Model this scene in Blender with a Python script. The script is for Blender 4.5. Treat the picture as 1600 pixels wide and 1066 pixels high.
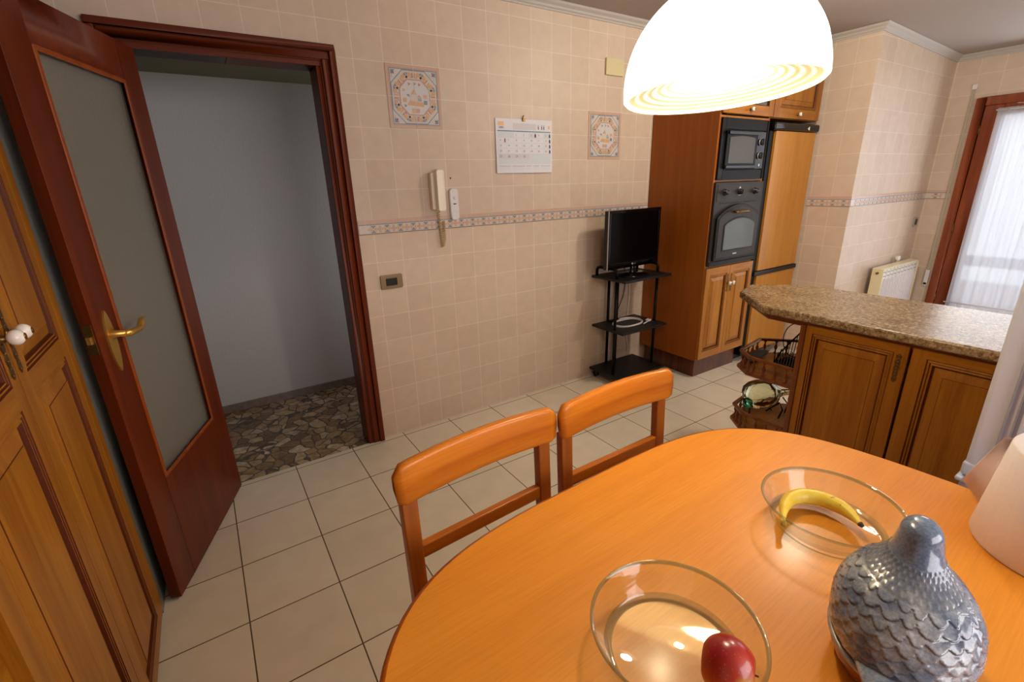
import bpy, bmesh, math, random
from mathutils import Vector, Matrix, noise
random.seed(7)
PI = math.pi
for o in list(bpy.data.objects): bpy.data.objects.remove(o)
SC = bpy.context.scene
COL = SC.collection

# ------------------------------------------------------------------ camera
F, YAW, PITCH, ROLL = .72989, 1.00179671, -.32404601, -.03014722
f = Vector((math.cos(YAW)*math.cos(PITCH), math.sin(YAW)*math.cos(PITCH), math.sin(PITCH)))
r = Vector((math.sin(YAW), -math.cos(YAW), 0)); u = r.cross(f)
r2 = math.cos(ROLL)*r+math.sin(ROLL)*u; u2 = -math.sin(ROLL)*r+math.cos(ROLL)*u
cam = bpy.data.objects.new('camera', bpy.data.cameras.new('camera')); COL.objects.link(cam)
M = Matrix((r2, u2, -f)).transposed().to_4x4(); M.translation = (-.95027, -2.62524, 1.48972)
cam.matrix_world = M
cam.data.sensor_width = 36; cam.data.lens = F*1000/1600*36; cam.data.clip_start = .02
SC.camera = cam

# ------------------------------------------------------------------ world, lights, exposure
W = bpy.data.worlds.new('world'); SC.world = W; W.use_nodes = True
bg = W.node_tree.nodes['Background']; bg.inputs[0].default_value = (.86, .93, 1, 1); bg.inputs[1].default_value = 2.2
SC.view_settings.view_transform = 'Standard'; SC.view_settings.look = 'None'
SC.view_settings.exposure = 0.25; SC.view_settings.gamma = 1; SC.view_settings.use_curve_mapping = False
def area(name, loc, rot, sx, sy, power, col):
    l = bpy.data.lights.new(name, 'AREA'); l.shape = 'RECTANGLE'; l.size = sx; l.size_y = sy; l.energy = power; l.color = col
    o = bpy.data.objects.new(name, l); COL.objects.link(o); o.location = loc; o.rotation_euler = rot; return o
# ceiling lamp of the kitchen (its housing is built below)
l = bpy.data.lights.new('ceiling_light', 'POINT'); l.energy = 38; l.shadow_soft_size = .09; l.color = (1, .90, .70)
o = bpy.data.objects.new('ceiling_light', l); COL.objects.link(o); o.location = (1.95, -1.5, 2.36)
# daylight that comes in through the balcony door
area('daylight_balcony_door', (4.62, -1.9, 1.35), (0, PI/2, 0), 1.9, 1.3, 13, (.93, .96, 1))
area('fill_room_side', (.9, -4.3, 1.6), (PI/2, 0, 0), 2.6, 1.4, 52, (.98, .95, .96))  # added soft fill behind the camera to brighten the room, no window there
# daylight in the hall from the rooms along it
area('daylight_hall', (.55, .58, 1.2), (0, PI/2, 0), 1.4, .7, 2.5, (.97, .98, 1))

# ------------------------------------------------------------------ materials
def S(*c):
    o = []
    for v in c[:3]:
        v /= 255.; o.append(v/12.92 if v <= .04045 else ((v+.055)/1.055)**2.4)
    return (*o, 1)
MATS = {}
def newmat(name):
    m = bpy.data.materials.new(name); m.use_nodes = True; MATS[name] = m
    nt = m.node_tree; b = nt.nodes['Principled BSDF']; return m, nt, b
def pbr(name, col, rough=.5, metal=0, coat=0, spec=.5, var=0, vscale=8, bump=0, bscale=60, trans=0, ior=1.45, sub=0):
    m, nt, b = newmat(name); N = nt.nodes; L = nt.links
    b.inputs['Base Color'].default_value = col; b.inputs['Roughness'].default_value = rough
    b.inputs['Metallic'].default_value = metal; b.inputs['Coat Weight'].default_value = coat
    b.inputs['Coat Roughness'].default_value = .08
    b.inputs['Specular IOR Level'].default_value = spec; b.inputs['Transmission Weight'].default_value = trans
    b.inputs['IOR'].default_value = ior
    tc = N.new('ShaderNodeTexCoord')
    if var:
        n = N.new('ShaderNodeTexNoise'); n.inputs['Scale'].default_value = vscale; n.inputs['Detail'].default_value = 4
        L.new(tc.outputs['Object'], n.inputs['Vector'])
        mx = N.new('ShaderNodeMix'); mx.data_type = 'RGBA'
        mx.inputs[6].default_value = tuple(c*(1-var) for c in col[:3])+(1,); mx.inputs[7].default_value = tuple(min(1, c*(1+var)) for c in col[:3])+(1,)
        L.new(n.outputs['Fac'], mx.inputs[0]); L.new(mx.outputs[2], b.inputs['Base Color'])
    if bump:
        n = N.new('ShaderNodeTexNoise'); n.inputs['Scale'].default_value = bscale; n.inputs['Detail'].default_value = 3
        L.new(tc.outputs['Object'], n.inputs['Vector'])
        bp = N.new('ShaderNodeBump'); bp.inputs['Strength'].default_value = bump; bp.inputs['Distance'].default_value = .004
        L.new(n.outputs['Fac'], bp.inputs['Height']); L.new(bp.outputs[0], b.inputs['Normal'])
    return m
def ramp(nt, stops):
    cr = nt.nodes.new('ShaderNodeValToRGB'); e = cr.color_ramp.elements
    e[0].position = stops[0][0]; e[0].color = stops[0][1]; e[1].position = stops[1][0]; e[1].color = stops[1][1]
    for p, c in stops[2:]:
        x = e.new(p); x.color = c
    return cr
def wood(name, dark, light, axis='z', rough=.35, coat=.3, sc=1., contrast=(.3, .72), pores=.25, spec=.25):
    m, nt, b = newmat(name); N = nt.nodes; L = nt.links
    tc = N.new('ShaderNodeTexCoord'); mp = N.new('ShaderNodeMapping'); L.new(tc.outputs['Object'], mp.inputs[0])
    s = [22*sc]*3; s['xyz'.index(axis)] = 1.3*sc; mp.inputs['Scale'].default_value = s
    n = N.new('ShaderNodeTexNoise'); n.inputs['Scale'].default_value = 1; n.inputs['Detail'].default_value = 5; n.inputs['Distortion'].default_value = .6
    L.new(mp.outputs[0], n.inputs['Vector'])
    cr = ramp(nt, [(contrast[0], dark), (contrast[1], light)]); L.new(n.outputs['Fac'], cr.inputs[0])
    mp2 = N.new('ShaderNodeMapping'); L.new(tc.outputs['Object'], mp2.inputs[0])
    s = [260*sc]*3; s['xyz'.index(axis)] = 9*sc; mp2.inputs['Scale'].default_value = s
    n2 = N.new('ShaderNodeTexNoise'); n2.inputs['Scale'].default_value = 1; n2.inputs['Detail'].default_value = 2
    L.new(mp2.outputs[0], n2.inputs['Vector'])
    mx = N.new('ShaderNodeMix'); mx.data_type = 'RGBA'; mx.blend_type = 'MULTIPLY'; mx.inputs[0].default_value = pores
    L.new(cr.outputs[0], mx.inputs[6])
    c2 = ramp(nt, [(.35, (.35, .3, .25, 1)), (.6, (1, 1, 1, 1))]); L.new(n2.outputs['Fac'], c2.inputs[0]); L.new(c2.outputs[0], mx.inputs[7])
    L.new(mx.outputs[2], b.inputs['Base Color'])
    b.inputs['Roughness'].default_value = rough; b.inputs['Coat Weight'].default_value = coat; b.inputs['Coat Roughness'].default_value = .15; b.inputs['Specular IOR Level'].default_value = spec
    bp = N.new('ShaderNodeBump'); bp.inputs['Strength'].default_value = .12; bp.inputs['Distance'].default_value = .001
    L.new(n2.outputs['Fac'], bp.inputs['Height']); L.new(bp.outputs[0], b.inputs['Normal'])
    return m
def mth(nt, op, a, b_=None, c=None):
    n = nt.nodes.new('ShaderNodeMath'); n.operation = op
    for i, v in enumerate((a, b_, c)):
        if v is None: continue
        if isinstance(v, (int, float)): n.inputs[i].default_value = v
        else: nt.links.new(v, n.inputs[i])
    return n.outputs[0]
def tiles(name, hax, h0, step, c1, c2, grout, wall=True, mortar=.012, rough=.45, v0=0, bump=.35):
    m, nt, b = newmat(name); N = nt.nodes; L = nt.links
    tc = N.new('ShaderNodeTexCoord'); sp = N.new('ShaderNodeSeparateXYZ'); L.new(tc.outputs['Object'], sp.inputs[0])
    U = mth(nt, 'DIVIDE', mth(nt, 'SUBTRACT', sp.outputs['XYZ'.index(hax)], h0), step)
    if wall:
        off = mth(nt, 'MULTIPLY', mth(nt, 'GREATER_THAN', sp.outputs[2], 1.285), .079)
        V = mth(nt, 'DIVIDE', mth(nt, 'SUBTRACT', mth(nt, 'SUBTRACT', sp.outputs[2], 1.246), off), step)
    else:
        V = mth(nt, 'DIVIDE', mth(nt, 'SUBTRACT', sp.outputs[1], v0), step)
    cb = N.new('ShaderNodeCombineXYZ'); L.new(mth(nt, 'ADD', U, 100), cb.inputs[0]); L.new(mth(nt, 'ADD', V, 100), cb.inputs[1])
    br = N.new('ShaderNodeTexBrick'); br.offset = 0; br.squash = 1
    for k, v in {'Scale': 1, 'Mortar Size': mortar, 'Mortar Smooth': .25, 'Bias': 0, 'Brick Width': 1, 'Row Height': 1}.items(): br.inputs[k].default_value = v
    br.inputs['Color1'].default_value = c1; br.inputs['Color2'].default_value = c2; br.inputs['Mortar'].default_value = grout
    L.new(cb.outputs[0], br.inputs['Vector'])
    n = N.new('ShaderNodeTexNoise'); n.inputs['Scale'].default_value = 16 if wall else 9; n.inputs['Detail'].default_value = 5
    L.new(tc.outputs['Object'], n.inputs['Vector'])
    cr = ramp(nt, [(.3, (.93, .92, .91, 1)), (.7, (1.0, 1.0, 1.0, 1))]); L.new(n.outputs['Fac'], cr.inputs[0])
    mx = N.new('ShaderNodeMix'); mx.data_type = 'RGBA'; mx.blend_type = 'MULTIPLY'; mx.inputs[0].default_value = 1
    L.new(br.outputs['Color'], mx.inputs[6]); L.new(cr.outputs[0], mx.inputs[7]); L.new(mx.outputs[2], b.inputs['Base Color'])
    b.inputs['Roughness'].default_value = rough
    h = mth(nt, 'ADD', mth(nt, 'MULTIPLY', br.outputs['Fac'], -1), mth(nt, 'MULTIPLY', n.outputs['Fac'], .5))
    bp = N.new('ShaderNodeBump'); bp.inputs['Strength'].default_value = bump; bp.inputs['Distance'].default_value = .0025
    L.new(h, bp.inputs['Height']); L.new(bp.outputs[0], b.inputs['Normal'])
    return m

TS = .155
T1, T2, TG = S(215, 194, 174), S(208, 186, 166), S(230, 216, 200)
M_TX = tiles('wall_tile_x', 'X', 0, TS, T1, T2, TG)
M_TY = tiles('wall_tile_y', 'Y', .02, TS, T1, T2, TG)
M_FL = tiles('floor_tile', 'X', -.7622, .3199, S(230, 220, 202), S(222, 211, 192), S(98, 82, 64), wall=False, mortar=.0085, rough=.22, v0=-.0383, bump=.2)
M_CEIL = pbr('ceiling_paint', S(172, 162, 156), .8, bump=.1, bscale=90)
M_PLASTER = pbr('white_plaster_moulding', S(186, 180, 174), .6)
M_HALL = pbr('hall_textured_paint', S(202, 204, 206), .75, bump=.5, bscale=180)
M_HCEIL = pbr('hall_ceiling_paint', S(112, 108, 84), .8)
M_MAHO = wood('mahogany', S(84, 27, 2), S(112, 42, 5), 'z', .4, 0, contrast=(.25, .8), pores=.2)
M_MAHOX = wood('mahogany_x', S(84, 27, 2), S(112, 42, 5), 'x', .4, 0, contrast=(.25, .8), pores=.2)
M_OAK = wood('honey_oak_z', S(140, 82, 14), S(168, 108, 26), 'z', .38, .05)
M_OAKX = wood('honey_oak_x', S(140, 82, 14), S(168, 108, 26), 'x', .38, .05)
M_OAKY = wood('honey_oak_y', S(140, 82, 14), S(168, 108, 26), 'y', .38, .05)
M_OAKLIT = wood('lit_honey_oak_z', S(160, 98, 26), S(192, 130, 44), 'z', .38, .05)  # lit copies of the honey oak: light on the tower doors put into colour
M_OAKLITX = wood('lit_honey_oak_x', S(160, 98, 26), S(192, 130, 44), 'x', .38, .05)
M_GLAZE = pbr('dark_moulding_stain', S(84, 34, 8), .5, spec=.2, var=.2, vscale=30)
M_BEAD = wood('glazing_bead_lit', S(128, 56, 14), S(156, 76, 24), 'z', .35, .1)  # wood lightened, the light catching the bead edges is put into its colour
M_SIDE = wood('cabinet_side_veneer', S(148, 78, 20), S(168, 96, 28), 'z', .38, .08, contrast=(.2, .8), pores=.12)
M_FRONT = wood('fridge_veneer', S(176, 114, 36), S(198, 136, 50), 'z', .3, .3, contrast=(.2, .8), pores=.15)
M_PLINTH = wood('plinth_wood', S(70, 36, 20), S(112, 62, 34), 'z', .35, .2, contrast=(.3, .6))
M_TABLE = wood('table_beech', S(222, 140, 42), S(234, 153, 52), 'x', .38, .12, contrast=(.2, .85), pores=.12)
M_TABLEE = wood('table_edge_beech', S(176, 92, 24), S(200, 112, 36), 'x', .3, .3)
M_CHAIR = wood('chair_pine', S(184, 98, 20), S(216, 130, 36), 'x', .3, .2, sc=.7, contrast=(.32, .66), pores=.15)
M_CHAIRZ = wood('chair_pine_z', S(156, 80, 20), S(188, 104, 34), 'z', .3, .3, sc=.7, contrast=(.3, .7), pores=.15)
M_SEAT = pbr('cream_seat_pad', S(205, 190, 165), .85, bump=.5, bscale=300)
M_SPIND = wood('spindle_wood', S(108, 52, 16), S(142, 78, 28), 'z', .35, .3)
M_BLACK = pbr('black_lacquer', S(12, 11, 11), .42, spec=.16)
M_BLKPLA = pbr('black_plastic', S(18, 18, 20), .4)
M_SHELFBLK = pbr('black_shelf_board', S(12, 12, 14), .5, bump=.15, bscale=200)
M_BLKGLASS = pbr('black_glass', S(8, 8, 9), .1, spec=.3)
M_SCREEN = pbr('tv_screen', S(3, 3, 4), .3, spec=.12)
M_SILVER = pbr('silver_bezel', S(170, 170, 172), .3, metal=.6)
M_OVEN = pbr('anthracite_enamel', S(50, 44, 41), .42, spec=.2, metal=0, var=.1, vscale=20)
M_OVEN2 = pbr('dark_anthracite', S(28, 26, 25), .42, spec=.2)
M_BRASS = pbr('brass', S(222, 176, 92), .3, metal=.85)
M_OLDBRASS = pbr('antique_brass', S(120, 92, 50), .35, metal=.9, var=.5, vscale=150)
M_PORC = pbr('porcelain', S(238, 232, 222), .12, coat=.5)
M_CREAMPL = pbr('cream_plastic', S(248, 240, 218), .3, coat=.2)
M_WHITEPL = pbr('white_plastic', S(224, 220, 222), .3, coat=.2)
M_BEIGEPL = pbr('beige_cover', S(214, 202, 160), .45)
M_CORD = pbr('beige_cord', S(204, 176, 130), .5)
M_CHAMP = pbr('champagne_plate', S(150, 128, 98), .32, metal=.5)
M_RAD = pbr('cream_enamel', S(228, 216, 176), .3, coat=.3)
M_RADW = pbr('white_enamel', S(224, 218, 222), .3, coat=.3)
M_GREYST = pbr('grey_filler_strip', S(104, 107, 104), .35, metal=0, var=.25, vscale=20)
M_WHITEAPP = pbr('white_appliance', S(198, 208, 232), .3, coat=.2)
M_GASKET = pbr('grey_gasket', S(150, 153, 165), .5)
M_PAPER = pbr('tissue_paper', S(238, 234, 244), .9, bump=.2, bscale=60)
M_CARD = pbr('cardboard_core', S(150, 120, 90), .9)
M_WINWOOD = wood('window_wood', S(122, 52, 20), S(156, 76, 34), 'z', .3, .3)
M_PINK = pbr('tile_pink', S(204, 170, 152), .3); M_CREAM = pbr('tile_cream', S(210, 198, 188), .3)
M_BLUE = pbr('tile_blue', S(132, 142, 152), .3); M_ORANGE = pbr('tile_orange', S(212, 166, 122), .3)
M_RED = pbr('tile_red', S(190, 134, 112), .3); M_LGREY = pbr('tile_pale_grey', S(208, 204, 204), .3); M_SAND = pbr('tile_sand', S(198, 164, 142), .3)
M_GREYT = pbr('tile_grey', S(166, 166, 168), .3)
M_CALP = pbr('calendar_paper', S(226, 224, 230), .6); M_CALT = pbr('calendar_teal', S(60, 120, 150), .6)
M_CALG = pbr('calendar_grey', S(212, 207, 210), .6); M_CALO = pbr('calendar_orange', S(240, 190, 130), .6)
M_CALL = pbr('calendar_pale_blue', S(212, 217, 223), .6); M_INK = pbr('calendar_ink', S(110, 100, 108), .6); M_INKR = pbr('calendar_red_ink', S(190, 110, 100), .6)
M_INKD = pbr('calendar_dark_print', S(60, 54, 60), .6)
M_APPLE = None

def granite():
    m, nt, b = newmat('granite'); N = nt.nodes; L = nt.links
    tc = N.new('ShaderNodeTexCoord')
    n = N.new('ShaderNodeTexNoise'); n.inputs['Scale'].default_value = 75; n.inputs['Detail'].default_value = 6; n.inputs['Roughness'].default_value = .7; n.inputs['Distortion'].default_value = .8
    n3 = N.new('ShaderNodeTexNoise'); n3.inputs['Scale'].default_value = 9; n3.inputs['Detail'].default_value = 3
    for x in (n, n3): L.new(tc.outputs['Object'], x.inputs['Vector'])
    cr = ramp(nt, [(.34, S(62, 44, 30)), (.66, S(190, 172, 140)), (.46, S(124, 98, 68)), (.55, S(160, 136, 102))])
    L.new(mth(nt, 'ADD', mth(nt, 'MULTIPLY', n.outputs['Fac'], .85), mth(nt, 'MULTIPLY', n3.outputs['Fac'], .15)), cr.inputs[0])
    L.new(cr.outputs[0], b.inputs['Base Color']); b.inputs['Roughness'].default_value = .27
    return m
M_GRAN = granite()
def crazy_marble():
    m, nt, b = newmat('marble_mosaic'); N = nt.nodes; L = nt.links
    tc = N.new('ShaderNodeTexCoord'); mp = N.new('ShaderNodeMapping'); mp.inputs['Scale'].default_value = (1, 1, 1); L.new(tc.outputs['Object'], mp.inputs[0])
    nn = N.new('ShaderNodeTexNoise'); nn.inputs['Scale'].default_value = 6; L.new(mp.outputs[0], nn.inputs['Vector'])
    ad = N.new('ShaderNodeMix'); ad.data_type = 'RGBA'; ad.blend_type = 'LINEAR_LIGHT'; ad.inputs[0].default_value = .05
    L.new(mp.outputs[0], ad.inputs[6]); L.new(nn.outputs['Color'], ad.inputs[7])
    v = N.new('ShaderNodeTexVoronoi'); v.inputs['Scale'].default_value = 13
    e = N.new('ShaderNodeTexVoronoi'); e.feature = 'DISTANCE_TO_EDGE'; e.inputs['Scale'].default_value = 13
    for x in (v, e): L.new(ad.outputs[2], x.inputs['Vector'])
    sp = N.new('ShaderNodeSeparateColor'); L.new(v.outputs['Color'], sp.inputs[0])
    cr = ramp(nt, [(0, S(120, 92, 60)), (1, S(205, 188, 160)), (.35, S(158, 128, 88)), (.7, S(182, 154, 116))]); L.new(sp.outputs[0], cr.inputs[0])
    n2 = N.new('ShaderNodeTexNoise'); n2.inputs['Scale'].default_value = 30; n2.inputs['Detail'].default_value = 6; L.new(mp.outputs[0], n2.inputs['Vector'])
    c2 = ramp(nt, [(.3, (.55, .5, .45, 1)), (.65, (1.05, 1.05, 1.05, 1))]); L.new(n2.outputs['Fac'], c2.inputs[0])
    mu = N.new('ShaderNodeMix'); mu.data_type = 'RGBA'; mu.blend_type = 'MULTIPLY'; mu.inputs[0].default_value = 1
    L.new(cr.outputs[0], mu.inputs[6]); L.new(c2.outputs[0], mu.inputs[7])
    g = ramp(nt, [(.03, (0, 0, 0, 1)), (.06, (1, 1, 1, 1))]); L.new(e.outputs['Distance'], g.inputs[0])
    mx = N.new('ShaderNodeMix'); mx.data_type = 'RGBA'; L.new(g.outputs[0], mx.inputs[0]); mx.inputs[6].default_value = S(70, 62, 54); L.new(mu.outputs[2], mx.inputs[7])
    L.new(mx.outputs[2], b.inputs['Base Color']); b.inputs['Roughness'].default_value = .2
    return m
M_MARB = crazy_marble()
M_MARBB = pbr('marble_skirting', S(130, 116, 108), .25, var=.4, vscale=25)
def glassmat(name, col, rough=0, ior=1.47, bump=0, bscale=50, trans=1):
    m = pbr(name, col, rough, trans=trans, ior=ior, bump=bump, bscale=bscale); return m
def thin_glass(name, col, ior=1.5):
    m, nt, b = newmat(name); N = nt.nodes; L = nt.links
    t = N.new('ShaderNodeBsdfTransparent'); t.inputs[0].default_value = col; g = N.new('ShaderNodeBsdfGlossy'); g.inputs['Roughness'].default_value = .02; g.inputs[0].default_value = (1, 1, 1, 1)
    ge = N.new('ShaderNodeNewGeometry'); dt = N.new('ShaderNodeVectorMath'); dt.operation = 'DOT_PRODUCT'; L.new(ge.outputs['Normal'], dt.inputs[0]); L.new(ge.outputs['Incoming'], dt.inputs[1])
    f0 = ((ior-1)/(ior+1))**2; fz = mth(nt, 'ADD', mth(nt, 'MULTIPLY', mth(nt, 'POWER', mth(nt, 'SUBTRACT', 1, mth(nt, 'ABSOLUTE', dt.outputs['Value'])), 5), 1-f0), f0); mx = N.new('ShaderNodeMixShader')
    L.new(fz, mx.inputs[0]); L.new(t.outputs[0], mx.inputs[1]); L.new(g.outputs[0], mx.inputs[2]); L.new(mx.outputs[0], N['Material Output'].inputs[0]); return m
M_GLASS = thin_glass('clear_glass', (.955, .97, .965, 1), 1.4)
M_GRIM = thin_glass('glass_rim', (.66, .75, .75, 1), 1.6)
M_GGREEN = glassmat('green_glass', (.84, .90, .66, 1), 0, 1.45, bump=1.0, bscale=14)
M_FROST = glassmat('frosted_glass', (.62, .60, .52, 1), .5, bump=.6, bscale=140, trans=.85)
M_PANE = glassmat('window_pane', (1, 1, 1, 1), 0, 1.05)
def sheetmat():
    m, nt, b = newmat('tissue_sheet'); N = nt.nodes; L = nt.links
    t = N.new('ShaderNodeBsdfTranslucent'); t.inputs[0].default_value = S(244, 236, 238); d = N.new('ShaderNodeBsdfDiffuse'); d.inputs[0].default_value = S(244, 236, 238)
    a = N.new('ShaderNodeMixShader'); a.inputs[0].default_value = .45; L.new(d.outputs[0], a.inputs[1]); L.new(t.outputs[0], a.inputs[2]); L.new(a.outputs[0], N['Material Output'].inputs[0]); return m
M_SHEET = sheetmat()
def curtain():
    m, nt, b = newmat('sheer_curtain'); N = nt.nodes; L = nt.links
    d = N.new('ShaderNodeBsdfDiffuse'); d.inputs[0].default_value = S(240, 240, 246); t = N.new('ShaderNodeBsdfTranslucent'); t.inputs[0].default_value = S(240, 242, 250)
    tr = N.new('ShaderNodeBsdfTransparent')
    a = N.new('ShaderNodeMixShader'); a.inputs[0].default_value = .5; L.new(d.outputs[0], a.inputs[1]); L.new(t.outputs[0], a.inputs[2])
    c = N.new('ShaderNodeMixShader'); c.inputs[0].default_value = .3; L.new(a.outputs[0], c.inputs[1]); L.new(tr.outputs[0], c.inputs[2])
    L.new(c.outputs[0], nt.nodes['Material Output'].inputs[0]); return m
M_CURT = curtain()
def emis(name, col, st, base=None):
    m, nt, b = newmat(name); b.inputs['Base Color'].default_value = base or col; b.inputs['Emission Color'].default_value = col
    b.inputs['Emission Strength'].default_value = st; b.inputs['Roughness'].default_value = .25; return m
M_SHADE = emis('opal_glass_lit', (1, .97, .90, 1), 1.05, (.9, .88, .84, 1))
M_INNER = emis('opal_inner_lit', (1, .80, .38, 1), .5, (.92, .86, .66, 1))
M_BULB = emis('bulb_lit', (1, .80, .52, 1), 400)
M_TUBE = emis('ceiling_lamp_lit', (1, .86, .7, 1), 2)

# ------------------------------------------------------------------ mesh builder
class MB:
    def __init__(s): s.v = []; s.f = []; s.m = []; s.mats = []; s.sm = []
    def mi(s, m):
        if m not in s.mats: s.mats.append(m)
        return s.mats.index(m)
    def add(s, vs, fs, m, smooth=False):
        k = len(s.v); s.v += [tuple(v) for v in vs]; i = s.mi(m)
        for f_ in fs: s.f.append([k+j for j in f_]); s.m.append(i); s.sm.append(smooth)
    def box(s, x0, x1, y0, y1, z0, z1, m):
        v = [(x, y, z) for x in (x0, x1) for y in (y0, y1) for z in (z0, z1)]
        s.add(v, [(0, 1, 3, 2), (4, 6, 7, 5), (0, 4, 5, 1), (2, 3, 7, 6), (0, 2, 6, 4), (1, 5, 7, 3)], m)
    def obox(s, o, a, b, c, m):           # corner + three edge vectors
        o, a, b, c = map(Vector, (o, a, b, c))
        v = [o+a*i+b*j+c*k for i in (0, 1) for j in (0, 1) for k in (0, 1)]
        s.add(v, [(0, 1, 3, 2), (4, 6, 7, 5), (0, 4, 5, 1), (2, 3, 7, 6), (0, 2, 6, 4), (1, 5, 7, 3)], m)
    def prism(s, pts, fr, d0, d1, m, smooth=False):    # pts in (u,w) of frame fr=(o,U,W,N)
        o, U, Wd, Nn = fr; n = len(pts)
        v = [o+U*p[0]+Wd*p[1]+Nn*d0 for p in pts]+[o+U*p[0]+Wd*p[1]+Nn*d1 for p in pts]
        s.add(v, [tuple(range(n))[::-1], tuple(range(n, 2*n))], m)
        s.add(v, [(i, (i+1) % n, n+(i+1) % n, n+i) for i in range(n)], m, smooth)
    def poly(s, pts, fr, d, m):
        o, U, Wd, Nn = fr; s.add([o+U*p[0]+Wd*p[1]+Nn*d for p in pts], [tuple(range(len(pts)))], m)
    def tube(s, path, rad, m, n=10, closed=False, cap=True):
        P = [Vector(p) for p in path]; k = len(P); R = rad if isinstance(rad, (list, tuple)) else [rad]*k
        T = []
        for i in range(k):
            a = P[(i-1) % k] if (closed or i > 0) else P[i]; b = P[(i+1) % k] if (closed or i < k-1) else P[i]
            T.append((b-a).normalized())
        nrm = T[0].orthogonal().normalized(); vs = []
        for i in range(k):
            nrm = (nrm-T[i]*nrm.dot(T[i])).normalized(); bn = T[i].cross(nrm)
            for j in range(n):
                a = 2*PI*j/n; vs.append(P[i]+(nrm*math.cos(a)+bn*math.sin(a))*R[i])
        fs = []
        for i in range(k if closed else k-1):
            for j in range(n):
                a = i*n+j; b = i*n+(j+1) % n; c = ((i+1) % k)*n+(j+1) % n; d = ((i+1) % k)*n+j; fs.append((a, b, c, d))
        if cap and not closed: fs += [tuple(range(n))[::-1], tuple(range((k-1)*n, k*n))]
        s.add(vs, fs, m, True)
    def lathe(s, prof, o, ax, m, n=32, sx=1, sy=1):     # prof (r, h) ; ax axis vector
        o = Vector(o); ax = Vector(ax).normalized()
        a1 = Vector((1, 0, 0)) if abs(ax.x) < .9 else Vector((0, 1, 0))
        a1 = (a1-ax*a1.dot(ax)).normalized(); a2 = ax.cross(a1); vs = []
        for r_, h in prof:
            r_ = max(r_, 1e-5)
            for j in range(n):
                t = 2*PI*j/n; vs.append(o+ax*h+a1*r_*sx*math.cos(t)+a2*r_*sy*math.sin(t))
        fs = [(i*n+j, i*n+(j+1) % n, (i+1)*n+(j+1) % n, (i+1)*n+j) for i in range(len(prof)-1) for j in range(n)]
        s.add(vs, fs, m, True)
    def obj(s, name, parent=None, bevel=0, seg=2, smooth=None, mat=None):
        me = bpy.data.meshes.new(name); me.from_pydata(s.v, [], s.f)
        for m in s.mats: me.materials.append(m)
        for p, i, q in zip(me.polygons, s.m, s.sm): p.material_index = i; p.use_smooth = q if smooth is None else smooth
        bm = bmesh.new(); bm.from_mesh(me); bmesh.ops.remove_doubles(bm, verts=bm.verts, dist=2e-5)
        bmesh.ops.recalc_face_normals(bm, faces=bm.faces); bm.to_mesh(me); bm.free()
        o = bpy.data.objects.new(name, me); COL.objects.link(o)
        if parent: o.parent = parent
        if bevel:
            b = o.modifiers.new('bevel', 'BEVEL'); b.width = bevel; b.segments = seg; b.limit_method = 'ANGLE'; b.angle_limit = .6
            if smooth is None:
                for p in me.polygons: p.use_smooth = True
                w = o.modifiers.new('wn', 'WEIGHTED_NORMAL'); w.keep_sharp = True
        return o
def fr(o, U, Wd, Nn): return (Vector(o), Vector(U), Vector(Wd), Vector(Nn))
def tag(o, label, cat, group=None):
    o['label'] = label; o['category'] = cat
    if group: o['group'] = group
    return o
def thing(name, label, cat, loc=(0, 0, 0), rotz=0, group=None):
    o = bpy.data.objects.new(name, None); COL.objects.link(o); o.location = loc; o.rotation_euler = (0, 0, rotz)
    o.empty_display_size = .1; return tag(o, label, cat, group)
def struct(mb, name, parent=None, bevel=0):
    o = mb.obj(name, parent, bevel)
    if not parent: o['kind'] = 'structure'
    return o
def sempty(name, loc=(0, 0, 0)):
    o = bpy.data.objects.new(name, None); COL.objects.link(o); o.location = loc; o['kind'] = 'structure'; return o
def at(mb, o):                # build in world space, store relative to parent o (location only)
    L = o.location; mb.v = [(v[0]-L[0], v[1]-L[1], v[2]-L[2]) for v in mb.v]; return mb
_tc = {}
def text_mesh(txt, size):
    c = bpy.data.curves.new('t', 'FONT'); c.body = txt; c.size = size; c.align_x = 'CENTER'; c.align_y = 'CENTER'; c.resolution_u = 2
    o = bpy.data.objects.new('t', c); COL.objects.link(o); bpy.context.view_layer.update()
    me = bpy.data.meshes.new_from_object(o.evaluated_get(bpy.context.evaluated_depsgraph_get()))
    v = [x.co.copy() for x in me.vertices]; f_ = [tuple(p.vertices) for p in me.polygons]
    bpy.data.objects.remove(o); bpy.data.curves.remove(c); bpy.data.meshes.remove(me); return v, f_
def put_text(mb, txt, size, frm, u_, w_, d, m):
    v, f_ = text_mesh(txt, size); o, U, Wd, Nn = frm
    mb.add([o+U*(u_+p.x)+Wd*(w_+p.y)+Nn*d for p in v], f_, m)

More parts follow.
